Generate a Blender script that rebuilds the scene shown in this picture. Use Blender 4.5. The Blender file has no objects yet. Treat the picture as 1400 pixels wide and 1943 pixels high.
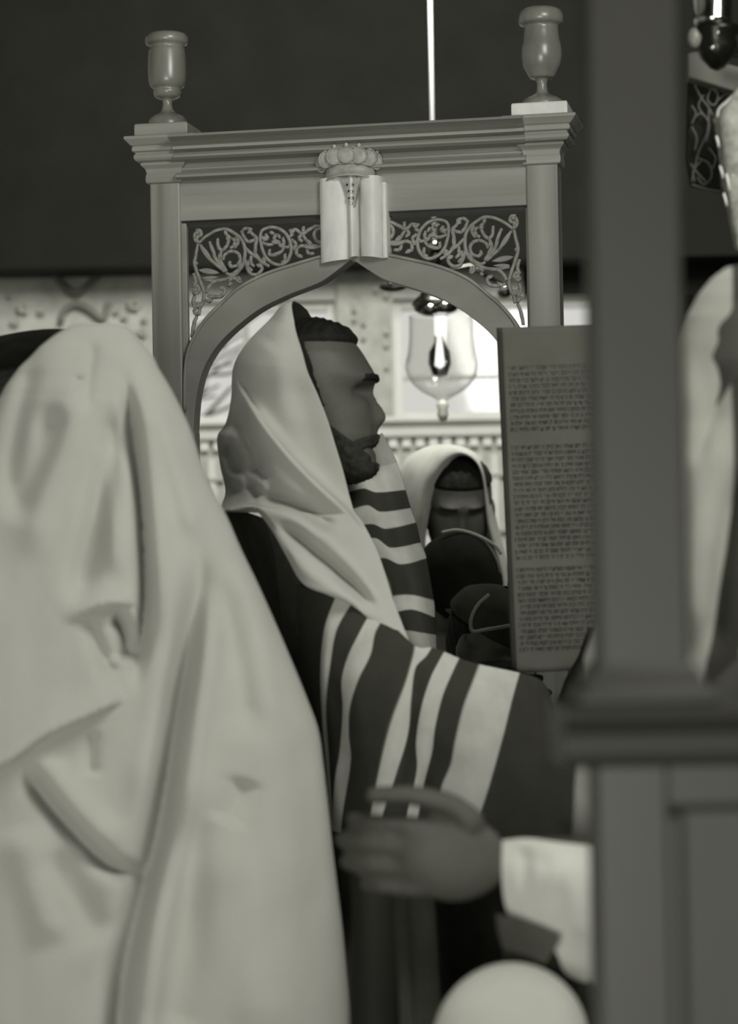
import bpy, bmesh, math, random
import numpy as np
from mathutils import Vector, Matrix

random.seed(7)
rng = np.random.default_rng(7)
SC = bpy.context.scene
COL = SC.collection

# ------------------------------------------------------------------ camera
FPX = 85.0 / 36.0 * 1943.0
CAM = np.array([0.0, 0.0, 1.40])
_p, _r = math.radians(1.5), math.radians(1.0)
FWD = np.array([0.0, math.cos(_p), math.sin(_p)])
_up0 = np.array([0.0, -math.sin(_p), math.cos(_p)])
_rt0 = np.array([1.0, 0.0, 0.0])
UP = math.cos(_r) * _up0 + math.sin(_r) * _rt0
RT = math.cos(_r) * _rt0 - math.sin(_r) * _up0
cam = bpy.data.cameras.new('camera')
cam.sensor_fit = 'VERTICAL'; cam.sensor_height = 36.0; cam.lens = 85.0
cam.clip_start = 0.05; cam.clip_end = 60
cam.dof.use_dof = True; cam.dof.focus_distance = 4.05; cam.dof.aperture_fstop = 4.4
camo = bpy.data.objects.new('camera', cam); COL.objects.link(camo)
M = Matrix((( RT[0], UP[0], -FWD[0], CAM[0]), (RT[1], UP[1], -FWD[1], CAM[1]), (RT[2], UP[2], -FWD[2], CAM[2]), (0, 0, 0, 1)))
camo.matrix_world = M
SC.camera = camo

# ------------------------------------------------------------------ world, added lights, exposure
SC.view_settings.view_transform = 'Standard'
try: SC.view_settings.look = 'None'
except Exception: pass
SC.view_settings.gamma = 1.0
SC.view_settings.use_curve_mapping = False
SC.view_settings.exposure = 0.0
w = bpy.data.worlds.new('overcast_sky'); SC.world = w; w.use_nodes = True
w.node_tree.nodes['Background'].inputs[0].default_value = (0.97, 0.97, 0.92, 1)
w.node_tree.nodes['Background'].inputs[1].default_value = 0.74

def area(name, loc, target, size, power, col=(1, 0.99, 0.95)):
    l = bpy.data.lights.new(name, 'AREA'); l.shape = 'SQUARE'; l.size = size; l.energy = power; l.color = col
    o = bpy.data.objects.new(name, l); COL.objects.link(o); o.location = loc
    o.rotation_euler = (Vector(target) - Vector(loc)).to_track_quat('-Z', 'Y').to_euler()
    return o
area('added_front_fill', (-0.35, -0.6, 1.1), (0.0, 3.6, 1.5), 0.9, 58)  # added fill light near the camera; there is no window here
area('inferred_side_key', (1.0, 1.45, 2.85), (-0.1, 3.4, 1.45), 0.8, 37)  # added key light, direction inferred from the highlights; not a window
area('added_rear_fill', (0.2, 5.4, 3.6), (0.0, 9.0, 1.7), 1.2, 150)  # added light to brighten the back wall; no known ceiling lamp

# ------------------------------------------------------------------ helpers
def P(px, py, d):
    """world point(s) that stand at distance d along the view axis behind a pixel of the 1400x1943 photograph"""
    px, py, d = np.asarray(px, float), np.asarray(py, float), np.asarray(d, float)
    x = (px - 700.0) / FPX * d; y = -(py - 971.5) / FPX * d
    return CAM + d[..., None] * FWD + x[..., None] * RT + y[..., None] * UP
def P1(px, py, d): return Vector(P(px, py, d))

def lin(v):
    v = v / 255.0
    return v / 12.92 if v <= 0.04045 else ((v + 0.055) / 1.055) ** 2.4
def tone(a):
    """warm green-grey print tone of albedo a"""
    b = 0.76 + 0.20 * min(1, a) ** 0.5
    return (a, a * 1.01, a * b, 1)

MATS = {}
def mat(name, a, rough=0.7, var=0.12, scale=6.0, stretch=(1, 1, 1), bump=0.0, bscale=300.0, metal=0.0, spec=0.4, stripes=None, coord='Object', det=4):
    if name in MATS: return MATS[name]
    m = bpy.data.materials.new(name); m.use_nodes = True
    nt = m.node_tree; N = nt.nodes; L = nt.links
    b = N['Principled BSDF']; b.inputs['Roughness'].default_value = rough; b.inputs['Metallic'].default_value = metal
    b.inputs['Specular IOR Level'].default_value = spec
    if rough > .92 and 'Diffuse Roughness' in b.inputs: b.inputs['Diffuse Roughness'].default_value = 0.7
    tc = N.new('ShaderNodeTexCoord'); mp = N.new('ShaderNodeMapping'); mp.inputs['Scale'].default_value = stretch
    L.new(tc.outputs[coord], mp.inputs[0])
    nz = N.new('ShaderNodeTexNoise'); nz.inputs['Scale'].default_value = scale; nz.inputs['Detail'].default_value = det
    L.new(mp.outputs[0], nz.inputs['Vector'])
    rp = N.new('ShaderNodeValToRGB'); rp.color_ramp.elements[0].position = 0.3; rp.color_ramp.elements[1].position = 0.7
    rp.color_ramp.elements[0].color = (1 - var,) * 3 + (1,); rp.color_ramp.elements[1].color = (1 + var,) * 3 + (1,)
    L.new(nz.outputs['Fac'], rp.inputs[0])
    mx = N.new('ShaderNodeMix'); mx.data_type = 'RGBA'; mx.blend_type = 'MULTIPLY'; mx.inputs[0].default_value = 1
    if stripes:
        uv = N.new('ShaderNodeUVMap'); uv.uv_map = 'UVMap'
        sp = N.new('ShaderNodeSeparateXYZ'); L.new(uv.outputs[0], sp.inputs[0])
        r2 = N.new('ShaderNodeValToRGB'); r2.color_ramp.interpolation = 'LINEAR'
        els = r2.color_ramp.elements
        st = []
        for i, (pos, al) in enumerate(stripes):
            if i == 0: st.append((0.0, al))
            else:
                st.append((pos - 0.0012, stripes[i - 1][1])); st.append((pos + 0.0012, al))
        els[0].position = st[0][0]; els[0].color = tone(st[0][1])
        els[1].position = 1.0; els[1].color = tone(st[-1][1])
        for pos, al in st[1:]:
            e = els.new(pos); e.color = tone(al)
        L.new(sp.outputs[0], r2.inputs[0]); L.new(r2.outputs[0], mx.inputs[6])
    else:
        mx.inputs[6].default_value = tone(a)
    L.new(rp.outputs[0], mx.inputs[7]); L.new(mx.outputs[2], b.inputs['Base Color'])
    if bump:
        n2 = N.new('ShaderNodeTexNoise'); n2.inputs['Scale'].default_value = bscale; n2.inputs['Detail'].default_value = 2
        L.new(mp.outputs[0], n2.inputs['Vector'])
        bp = N.new('ShaderNodeBump'); bp.inputs['Strength'].default_value = bump; bp.inputs['Distance'].default_value = 0.002
        L.new(n2.outputs['Fac'], bp.inputs['Height']); L.new(bp.outputs[0], b.inputs['Normal'])
    MATS[name] = m
    return m

def glass(name, refl=0.35, tint=0.93, rough=0.02):
    m = bpy.data.materials.new(name); m.use_nodes = True; nt = m.node_tree; N = nt.nodes; L = nt.links
    N.remove(N['Principled BSDF'])
    tr = N.new('ShaderNodeBsdfTransparent'); tr.inputs[0].default_value = (tint, tint, tint * 0.99, 1)
    gl = N.new('ShaderNodeBsdfGlossy'); gl.inputs['Roughness'].default_value = rough
    lw = N.new('ShaderNodeLayerWeight'); lw.inputs[0].default_value = 0.5
    pw_ = N.new('ShaderNodeMath'); pw_.operation = 'POWER'; pw_.inputs[1].default_value = 4.0; L.new(lw.outputs['Facing'], pw_.inputs[0])
    ml_ = N.new('ShaderNodeMath'); ml_.operation = 'MULTIPLY_ADD'; ml_.inputs[1].default_value = refl; ml_.inputs[2].default_value = 0.03; L.new(pw_.outputs[0], ml_.inputs[0])
    mx = N.new('ShaderNodeMixShader'); L.new(ml_.outputs[0], mx.inputs[0]); L.new(tr.outputs[0], mx.inputs[1]); L.new(gl.outputs[0], mx.inputs[2])
    L.new(mx.outputs[0], N['Material Output'].inputs[0]); return m

WOOD = mat('oak_wood', 0.33, 0.45, 0.34, 22, (1, 1, 0.05), 0.25, 60, spec=0.5)
WOODH = mat('oak_wood_horizontal_grain', 0.35, 0.45, 0.30, 22, (0.05, 1, 1), 0.25, 60, spec=0.5)
WOODA = mat('oak_wood_arch', 0.31, 0.5, 0.2, 22, (0.3, 1, 0.5), 0.25, 60, spec=0.4)
WOODP = mat('pale_gilt_highlit_wood', 0.85, 0.42, 0.14, 30, (1, 1, 0.4), 0.3, 90, spec=0.5)  # pale wood, brightened to carry the highlight and the lit right plinth
CARVE = mat('carved_oak', 0.34, 0.5, 0.2, 30, bump=0.3, bscale=120)
CROWNM = mat('crown_gilt', 0.45, 0.4, 0.2, 60, bump=0.3, bscale=200)
DARKW = mat('dark_stained_wood', 0.04, 0.5, 0.18, 10, (1, 1, 0.08), spec=0.35)
DARKW2 = mat('dark_stained_rail_wood', 0.036, 0.5, 0.18, 10, (0.08, 1, 1), spec=0.35)
BLACKW = mat('near_black_wood', 0.014, 0.7, 0.15, 6, spec=0.1)
WOOL = mat('cream_wool', 0.42, 0.95, 0.05, 9, bump=0.35, bscale=420, spec=0.1)
WOOL2 = mat('fine_cream_wool', 0.47, 0.95, 0.05, 9, bump=0.3, bscale=500, spec=0.1)
WOOL3 = mat('pale_wool_far', 0.48, 0.95, 0.08, 25, bump=0.3, bscale=500, spec=0.1)
BLACKC = mat('black_cloth', 0.06, 0.95, 0.2, 20, spec=0.1)
COATC = mat('charcoal_coat', 0.05, 0.95, 0.2, 20, spec=0.1)
VELVET = mat('black_velvet', 0.02, 1.0, 0.2, 30, spec=0.05)
PIPED = mat('grey_velvet', 0.05, 0.9, 0.2, 30, spec=0.1)
PIPING_RIM = mat('pale_piping_and_rim_light', 0.32, 0.8, 0.1, 30)
SKIN = mat('skin', 0.095, 0.55, 0.12, 18, bump=0.15, bscale=200, spec=0.35)
SKIN2 = mat('paler_skin', 0.15, 0.6, 0.12, 18, spec=0.3)  # even, lighter skin tone used for most other figures
HAIR = mat('dark_hair', 0.012, 0.75, 0.35, 60, (1, 1, 0.3), 0.6, 250, spec=0.2)
BEARD = mat('dark_stubble_beard', 0.035, 0.8, 0.4, 90, bump=0.6, bscale=350, spec=0.15)
PARCH = mat('shade_toned_parchment', 0.10, 0.75, 0.10, 16, bump=0.15, bscale=60, spec=0.2)  # brown stands in for shade; the parchment itself is pale
INK = mat('black_ink', 0.022, 0.8, 0.1, 40)
PAPERW = mat('stencilled_plaster', 0.42, 0.9, 0.22, 9, det=5)
PLASTER = mat('cream_plaster', 0.62, 0.9, 0.10, 5)
ORN = mat('brown_stencil', 0.13, 0.9, 0.15, 20)
ORN2 = mat('faint_stencil', 0.42, 0.9, 0.15, 20)
CREAM = mat('cream_paint', 0.66, 0.6, 0.06, 8)
SHADEP = mat('grey_paint', 0.40, 0.7, 0.08, 8)
FLOORM = mat('floor_boards', 0.09, 0.6, 0.2, 6, (1, 0.05, 1))
CEILM = mat('dark_ceiling', 0.025, 0.8, 0.1, 3)
BRASS = mat('dark_bronze', 0.10, 0.28, 0.15, 20, metal=1.0)
BRIGHT = mat('polished_nickel', 0.75, 0.14, 0.05, 20, metal=1.0)
RODM = mat('white_enamel', 0.85, 0.5, 0.04, 20)
LEATHER = mat('black_leather', 0.03, 0.4, 0.1, 30)
BARK = mat('grey_bark', 0.25, 0.9, 0.2, 20)
EMBR = mat('embroidery_thread', 0.12, 0.7, 0.3, 80)
LACE = mat('pale_brocade', 0.30, 0.75, 0.35, 70, bump=0.5, bscale=120)
OPAL = mat('glint_opal_stem', 0.85, 0.3); OPAL.node_tree.nodes['Principled BSDF'].inputs['Emission Color'].default_value = (1, 1, .95, 1); OPAL.node_tree.nodes['Principled BSDF'].inputs['Emission Strength'].default_value = 1.2  # emission stands in for white glints inside the unlit bulb
GLASSM = glass('clear_glass', 0.55, 0.955, 0.08)
PANEM = glass('window_glass', 0.12, 0.97, 0.05)

def tag(o, label=None, cat=None, group=None, kind=None):
    if label: o['label'] = label
    if cat: o['category'] = cat
    if group: o['group'] = group
    if kind: o['kind'] = kind
    return o

def empty(name, loc, label, cat, group=None, rz=0.0):
    o = bpy.data.objects.new(name, None); COL.objects.link(o); o.location = loc; o.rotation_euler = (0, 0, rz)
    o.empty_display_size = 0.1
    return tag(o, label, cat, group)

def link(name, me, m=None, parent=None, local=False):
    o = bpy.data.objects.new(name, me); COL.objects.link(o)
    if m is not None: me.materials.append(m)
    if parent is not None:
        o.parent = parent
        if not local:
            mw = Matrix.Identity(4); q = parent
            chain = []
            while q is not None: chain.append(q); q = q.parent
            for q in reversed(chain): mw = mw @ q.matrix_parent_inverse @ q.matrix_basis
            o.matrix_parent_inverse = mw.inverted()
    return o

def mesh(name, V, F, m=None, parent=None, local=False, smooth=True, uv=None, solid=0.0, bevel=0.0, offset=0.0):
    me = bpy.data.meshes.new(name); me.from_pydata([tuple(map(float, v)) for v in V], [], [tuple(int(i) for i in f) for f in F])
    if uv is not None:
        l = me.uv_layers.new(name='UVMap'); idx = np.empty(len(me.loops), int); me.loops.foreach_get('vertex_index', idx)
        l.data.foreach_set('uv', np.asarray(uv, np.float32)[idx].ravel())
    bm = bmesh.new(); bm.from_mesh(me)
    if uv is None: bmesh.ops.recalc_face_normals(bm, faces=bm.faces)
    bm.to_mesh(me); bm.free()
    if smooth: me.polygons.foreach_set('use_smooth', [True] * len(me.polygons))
    o = link(name, me, m, parent, local)
    if solid:
        s = o.modifiers.new('thickness', 'SOLIDIFY'); s.thickness = solid; s.offset = offset
    if bevel:
        b = o.modifiers.new('bevel', 'BEVEL'); b.width = bevel; b.segments = 2; b.limit_method = 'ANGLE'
    return o

class MB:
    def __init__(s): s.V = []; s.F = []
    def add(s, V, F):
        n = len(s.V); s.V += [tuple(map(float, v)) for v in V]; s.F += [tuple(i + n for i in f) for f in F]
    def box(s, a, b):
        x0, y0, z0 = a; x1, y1, z1 = b
        s.add([(x0, y0, z0), (x1, y0, z0), (x1, y1, z0), (x0, y1, z0), (x0, y0, z1), (x1, y0, z1), (x1, y1, z1), (x0, y1, z1)],
              [(0, 3, 2, 1), (4, 5, 6, 7), (0, 1, 5, 4), (1, 2, 6, 5), (2, 3, 7, 6), (3, 0, 4, 7)]); return s
    def lathe(s, c, prof, n=32):
        """prof: (radius, z) from bottom to top about a vertical axis through c"""
        V = []; F = []
        for r, z in prof:
            for k in range(n):
                a = 2 * math.pi * k / n; V.append((c[0] + r * math.cos(a), c[1] + r * math.sin(a), c[2] + z))
        for i in range(len(prof) - 1):
            for k in range(n):
                k2 = (k + 1) % n; F.append((i * n + k, i * n + k2, (i + 1) * n + k2, (i + 1) * n + k))
        F.append(tuple(range(n))[::-1]); F.append(tuple((len(prof) - 1) * n + k for k in range(n)))
        s.add(V, F); return s
    def square_lathe(s, c, prof):
        V = []; F = []
        for h, z in prof:
            V += [(c[0] - h, c[1] - h, c[2] + z), (c[0] + h, c[1] - h, c[2] + z), (c[0] + h, c[1] + h, c[2] + z), (c[0] - h, c[1] + h, c[2] + z)]
        for i in range(len(prof) - 1):
            for k in range(4):
                k2 = (k + 1) % 4; F.append((i * 4 + k, i * 4 + k2, i * 4 + 4 + k2, i * 4 + 4 + k))
        F.append((3, 2, 1, 0)); e = (len(prof) - 1) * 4; F.append((e, e + 1, e + 2, e + 3))
        s.add(V, F); return s
    def extrude(s, poly, y0, y1):
        """poly in local (x,z), pushed from y0 to y1"""
        n = len(poly)
        V = [(x, y0, z) for x, z in poly] + [(x, y1, z) for x, z in poly]
        F = [tuple(range(n)), tuple(range(2 * n - 1, n - 1, -1))] + [(i, i + n, (i + 1) % n + n, (i + 1) % n) for i in range(n)]
        s.add(V, F); return s
    def profile_x(s, prof, x0, x1):
        """moulding: prof in (y,z), run along x"""
        n = len(prof)
        V = [(x0, y, z) for y, z in prof] + [(x1, y, z) for y, z in prof]
        F = [tuple(range(n)), tuple(range(2 * n - 1, n - 1, -1))] + [(i, i + n, (i + 1) % n + n, (i + 1) % n) for i in range(n)]
        s.add(V, F); return s
    def tube(s, pts, r, n=8, cap=True):
        pts = [np.asarray(p, float) for p in pts]; m = len(pts)
        rr = r if isinstance(r, (list, tuple, np.ndarray)) else [r] * m
        V = []; F = []
        prev = None
        for i in range(m):
            t = pts[min(i + 1, m - 1)] - pts[max(i - 1, 0)]; t /= (np.linalg.norm(t) + 1e-12)
            if prev is None:
                a = np.array([0, 0, 1.0]) if abs(t[2]) < 0.9 else np.array([1.0, 0, 0])
            else: a = prev
            b = a - t * np.dot(a, t); b /= (np.linalg.norm(b) + 1e-12); c = np.cross(t, b); prev = b
            for k in range(n):
                an = 2 * math.pi * k / n; V.append(pts[i] + rr[i] * (math.cos(an) * b + math.sin(an) * c))
        for i in range(m - 1):
            for k in range(n):
                k2 = (k + 1) % n; F.append((i * n + k, i * n + k2, (i + 1) * n + k2, (i + 1) * n + k))
        if cap: F.append(tuple(range(n))[::-1]); F.append(tuple((m - 1) * n + k for k in range(n)))
        s.add(V, F); return s
    def ball(s, c, r, nu=16, nv=10):
        r = (r, r, r) if not isinstance(r, (tuple, list)) else r
        V = []; F = []
        for i in range(nv + 1):
            th = math.pi * i / nv
            for k in range(nu):
                ph = 2 * math.pi * k / nu
                V.append((c[0] + r[0] * math.sin(th) * math.cos(ph), c[1] + r[1] * math.sin(th) * math.sin(ph), c[2] + r[2] * math.cos(th)))
        for i in range(nv):
            for k in range(nu):
                k2 = (k + 1) % nu; F.append((i * nu + k, (i + 1) * nu + k, (i + 1) * nu + k2, i * nu + k2))
        s.add(V, F); return s
    def build(s, name, m, parent=None, local=False, smooth=False, bevel=0.0, solid=0.0):
        return mesh(name, s.V, s.F, m, parent, local, smooth, None, solid, bevel)

def auto_smooth(o, ang=40):
    o.data.polygons.foreach_set('use_smooth', [True] * len(o.data.polygons))
    bm = bmesh.new(); bm.from_mesh(o.data)
    for e in bm.edges:
        if len(e.link_faces) == 2 and e.calc_face_angle(0) > math.radians(ang): e.smooth = False
    bm.to_mesh(o.data); bm.free(); return o

def cr(pts, n):
    """Catmull-Rom through pts (k,dim), n samples by chord length"""
    p = np.asarray(pts, float); k = len(p)
    if k == 2: return p[0] + (p[1] - p[0]) * np.linspace(0, 1, n)[:, None]
    seg = np.linalg.norm(np.diff(p[:, :2], axis=0), axis=1) + 1e-6
    t = np.concatenate([[0], np.cumsum(seg)]); q = np.linspace(0, t[-1], n)
    m = np.zeros_like(p)
    for i in range(k):
        a, b = max(i - 1, 0), min(i + 1, k - 1); m[i] = (p[b] - p[a]) / (t[b] - t[a])
    i = np.clip(np.searchsorted(t, q, side='right') - 1, 0, k - 2); h = (t[i + 1] - t[i])[:, None]; s = ((q - t[i])[:, None]) / h
    return (2 * s**3 - 3 * s**2 + 1) * p[i] + (s**3 - 2 * s**2 + s) * h * m[i] + (-2 * s**3 + 3 * s**2) * p[i + 1] + (s**3 - s**2) * h * m[i + 1]

def cru(vals, u, q):
    """Catmull-Rom across columns; vals (k,...), u knots (k), q samples"""
    v = np.asarray(vals, float); u = np.asarray(u, float); k = len(u)
    m = np.zeros_like(v)
    for i in range(k):
        a, b = max(i - 1, 0), min(i + 1, k - 1); m[i] = (v[b] - v[a]) / (u[b] - u[a])
    i = np.clip(np.searchsorted(u, q, side='right') - 1, 0, k - 2)
    sh = (-1,) + (1,) * (v.ndim - 1)
    h = (u[i + 1] - u[i]).reshape(sh); s = (q - u[i]).reshape(sh) / h
    return (2 * s**3 - 3 * s**2 + 1) * v[i] + (s**3 - 2 * s**2 + s) * h * m[i] + (-2 * s**3 + 3 * s**2) * v[i + 1] + (s**3 - s**2) * h * m[i + 1]

def fold_disp(X, Y, folds):
    """sum of cloth folds: each (points, width, amplitude[, kind]); amplitude > 0 lifts towards the viewer"""
    out = np.zeros_like(X)
    for f in folds:
        pts, wd, am = np.asarray(f[0], float), f[1], f[2]
        kind = f[3] if len(f) > 3 else 'g'
        pts = cr(pts, max(8, 6 * len(pts))) if len(pts) > 2 else cr(pts, 8)
        best = np.full(X.shape, 1e9); par = np.zeros_like(X); sgn = np.zeros_like(X)
        n = len(pts) - 1
        for i in range(n):
            a, b = pts[i], pts[i + 1]; ab = b - a; L2 = ab @ ab + 1e-9
            t = np.clip(((X - a[0]) * ab[0] + (Y - a[1]) * ab[1]) / L2, 0, 1)
            dx, dy = X - a[0] - t * ab[0], Y - a[1] - t * ab[1]; d = np.hypot(dx, dy)
            c = ab[0] * dy - ab[1] * dx
            k = d < best; best = np.where(k, d, best); par = np.where(k, (i + t) / n, par); sgn = np.where(k, np.sign(c), sgn)
        tp = np.sin(np.pi / 2 * np.clip(np.minimum(par, 1 - par) * 4.5, 0, 1)) ** 2
        if kind == 'step': tp = np.clip(np.minimum(par, 1 - par) * 9, 0, 1)
        if kind == 'wide': tp = np.sin(np.pi * np.clip(par, 0, 1)) ** 1.5
        if kind == 'flat': tp = np.clip(np.minimum(par, 1 - par) * 12 + 0.6, 0, 1)
        if kind == 'end': tp = np.sin(np.pi / 2 * np.clip(par * 3, 0, 1)) ** 2
        if kind in ('step', 'wide'):          # raised on the left of the line's direction (seen in the picture), with a sharp drop
            s = -sgn * best
            out += am * tp * np.where(s > 0, np.exp(-s / wd) * np.clip(s / 7.0, 0, 1), 0)
        else:
            out += am * tp * np.exp(-(best / wd) ** 2)
    return out

def grid_faces(nu, nv, closed=False):
    F = []
    for i in range(nu - 1 + (1 if closed else 0)):
        i2 = (i + 1) % nu
        for j in range(nv - 1): F.append((i * nv + j, i2 * nv + j, i2 * nv + j + 1, i * nv + j + 1))
    return F

def cloth(name, cols, u, nu, nv, m, parent, folds=(), thick=0.003, wob=0.0):
    """cloth through columns of control points (px,py,distance)"""
    C = np.array([cr(c, nv) for c in cols]); u = np.asarray(u, float)
    q = np.linspace(u[0], u[-1], nu); G = cru(C, u, q)
    X, Y, D = G[..., 0], G[..., 1], G[..., 2].copy()
    if len(folds): D -= fold_disp(X, Y, folds)
    if wob:
        ph = rng.uniform(0, 6.28, 6)
        D += wob * (np.sin(X / 31 + Y / 170 + ph[0]) + 0.6 * np.sin(X / 17 - Y / 90 + ph[1]) + 0.5 * np.sin(Y / 47 + X / 210 + ph[2]))
    W = P(X, Y, D).reshape(-1, 3)
    uv = np.stack([np.repeat((q - u[0]) / (u[-1] - u[0]), nv), np.tile(np.linspace(0, 1, nv), nu)], 1)
    return mesh(name, W, grid_faces(nu, nv), m, parent, smooth=True, uv=uv, solid=thick)

# ------------------------------------------------------------------ the room
def struct(name, o): o.name = name; o['kind'] = 'structure'; return o
def zat(py, d): return 1.40 + (1091 - py) / FPX * d
WY = 9.0
struct('floor', MB().box((-3.4, -3, -0.1), (3.4, 9.4, 0)).build('floor', FLOORM))
struct('ceiling', MB().box((-3.4, -3, 4.2), (3.4, 9.4, 4.3)).build('ceiling', CEILM))
struct('wall_left', MB().box((-3.5, -3, 0), (-3.4, 9.4, 4.2)).build('wall_left', PLASTER))
struct('wall_right', MB().box((3.4, -3, 0), (3.5, 9.4, 4.2)).build('wall_right', DARKW))
struct('wall_front', MB().box((-3.4, -3.1, 0), (3.4, -3, 4.2)).build('wall_front', PLASTER))
def xw(px): return (px - 700) / FPX * WY + 0.0
ZS, ZT = zat(800, WY), zat(566, WY)
x1a, x1b, x2a, x2b = xw(352), xw(642), xw(752), xw(1180)
wb = MB()
wb.box((-3.4, WY, 0), (3.4, WY + 0.25, ZS))
wb.box((x1b, WY, ZS), (x2a, WY + 0.25, ZT)).box((x2b, WY, ZS), (3.4, WY + 0.25, ZT))
wb.box((x1a, WY, ZT), (3.4, WY + 0.25, 4.2)).box((-3.4, WY, 2.64), (x1a, WY + 0.25, 4.2))
struct('wall_back', wb.build('wall_back', PLASTER))
struct('wall_back_right', MB().box((xw(1168), WY - 0.03, 0), (3.4, WY - 0.001, 2.7)).box((xw(1000), WY - 0.03, ZT), (xw(1168), WY - 0.001, 2.7)).build('wall_back_right', BLACKW))
struct('wall_back_side', MB().box((-3.4, WY, ZS), (x1a, WY + 0.25, 2.64)).build('wall_back_side', PAPERW))
# painted ornament on the pale wall at the left, low relief
orn = MB()
def wl(px, py, d=WY - 0.012): return P(px, py, d)
bpy.context.view_layer.update()
WB = bpy.data.objects['wall_back_side']
orn.tube([wl(*p) for p in cr([(103, 520), (118, 538), (145, 556), (170, 538), (188, 522)], 14)[:, :2]], 0.014, 8)
orn.build('stencilled_chevron', ORN, WB, smooth=True)
o2 = MB(); o2.tube([wl(*p) for p in cr([(116, 612), (122, 590), (145, 577), (172, 588), (196, 604), (207, 575)], 20)[:, :2]], 0.012, 8)
o2.build('stencilled_arch', mat('mid_stencil', 0.2, 0.9), WB, smooth=True)
for cx, cy, s in [(45, 585, 9), (30, 610, 7), (255, 578, 10), (238, 600, 6), (270, 630, 8), (222, 590, 5), (250, 640, 6), (80, 590, 6), (20, 560, 5), (232, 655, 6), (275, 605, 5)]:
    b = MB()
    for k in range(5):
        a = k * 1.256 + cx; c = wl(cx + s * 0.9 * math.cos(a), cy + s * 0.7 * math.sin(a)); b.ball(c, (s * 0.0012, 0.006, s * 0.0009), 10, 6)
    b.build('stencilled_flower', ORN2, WB, smooth=True)

pl_top = 2.62
def window(n, xa, xb, mull, rails):
    fr = MB(); t = 0.035
    fr.box((xa, WY + 0.05, ZS), (xa + t, WY + 0.12, ZT)).box((xb - t, WY + 0.05, ZS), (xb, WY + 0.12, ZT))
    fr.box((xa + t, WY + 0.05, ZS), (xb - t, WY + 0.12, ZS + t)).box((xa + t, WY + 0.05, ZT - t), (xb - t, WY + 0.12, ZT))
    o = fr.build('window_%d' % n, CREAM, bevel=0.004); o['kind'] = 'structure'
    xs = [xa + t] + mull + [xb - t]; zs = [ZS + t] + rails + [ZT - t]
    for x in mull: MB().box((x - 0.009, WY + 0.06, ZS + t), (x + 0.009, WY + 0.1, ZT - t)).build('mullion', SHADEP, o, bevel=0.003)
    for z in rails: MB().box((xa + t, WY + 0.062, z - 0.006), (xb - t, WY + 0.098, z + 0.006)).build('glazing_bar', SHADEP, o)
    for i in range(len(xs) - 1):
        for j in range(len(zs) - 1):
            MB().box((xs[i] + 0.004, WY + 0.075, zs[j] + 0.002), (xs[i + 1] - 0.004, WY + 0.08, zs[j + 1] - 0.002)).build('pane', PANEM, o)
window(1, x1a, x1b, [xw(470)], [])
window(2, x2a, x2b, [xw(960)], [zat(715, WY)])
# pilaster of the pier between the windows, with faint painted marks
pl = MB().box((xw(646), WY - 0.05, ZS), (xw(748), WY, pl_top)).build('trim_1', mat('pier_plaster', 0.40, 0.9, 0.2, 16), bevel=0.006); pl['kind'] = 'structure'
for k in range(14):
    cx, cy = random.choice([672, 690, 712, 733]) , 545 + 14 * k + random.uniform(-4, 4)
    MB().ball(P(cx, cy, WY - 0.052), (0.010, 0.004, 0.013), 10, 6).build('stencilled_mark', ORN2, pl, smooth=True)
# sill cornice, dentils and reeded panelling below the windows
cz = ZS
pr = [(WY, cz + 0.012), (WY - 0.09, cz + 0.012), (WY - 0.10, cz - 0.004), (WY - 0.05, cz - 0.012), (WY - 0.045, cz - 0.022), (WY - 0.075, cz - 0.03), (WY - 0.07, cz - 0.058), (WY - 0.03, cz - 0.064), (WY, cz - 0.064)]
sill = MB().profile_x(pr, -3.3, 3.3).build('trim_2', CREAM); sill['kind'] = 'structure'
dm = MB().box((-0.016, -0.045, -0.032), (0.016, 0, 0)); d0 = dm.build('dentil', CREAM, sill)
d0.location = (xw(340), WY, cz - 0.066)
for k in range(1, 34):
    c = d0.copy(); COL.objects.link(c); c.location = (xw(340) + 0.05 * k, WY, cz - 0.066)
dado = MB().box((-3.3, WY - 0.012, 0.15), (3.3, WY, cz - 0.064)).build('trim_3', SHADEP); dado['kind'] = 'structure'
r0 = auto_smooth(MB().lathe((0, 0, 0), [(0.022, 0), (0.022, 1.64)], 10).build('reed', CREAM, dado))
r0.location = (xw(340), WY - 0.014, 0.2)
for k in range(1, 28):
    c = r0.copy(); COL.objects.link(c); c.location = (xw(340) + 0.062 * k, WY - 0.014, 0.2)
for zz in (zat(905, WY), zat(1010, WY)):
    MB().box((xw(340), WY - 0.045, zz - 0.006), (xw(1180), WY - 0.012, zz + 0.006)).build('panel_rail', SHADEP, dado)
# dark gallery front and its soffit
gal = MB().box((-3.4, 8.72, zat(496, 8.72)), (3.4, 8.99, 4.2)).build('wall_gallery', BLACKW); gal['kind'] = 'structure'
MB().box((-3.4, 8.69, zat(496, 8.72)), (3.4, 8.72, zat(496, 8.72) + 0.05)).build('gallery_beam', BLACKW, gal)
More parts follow.
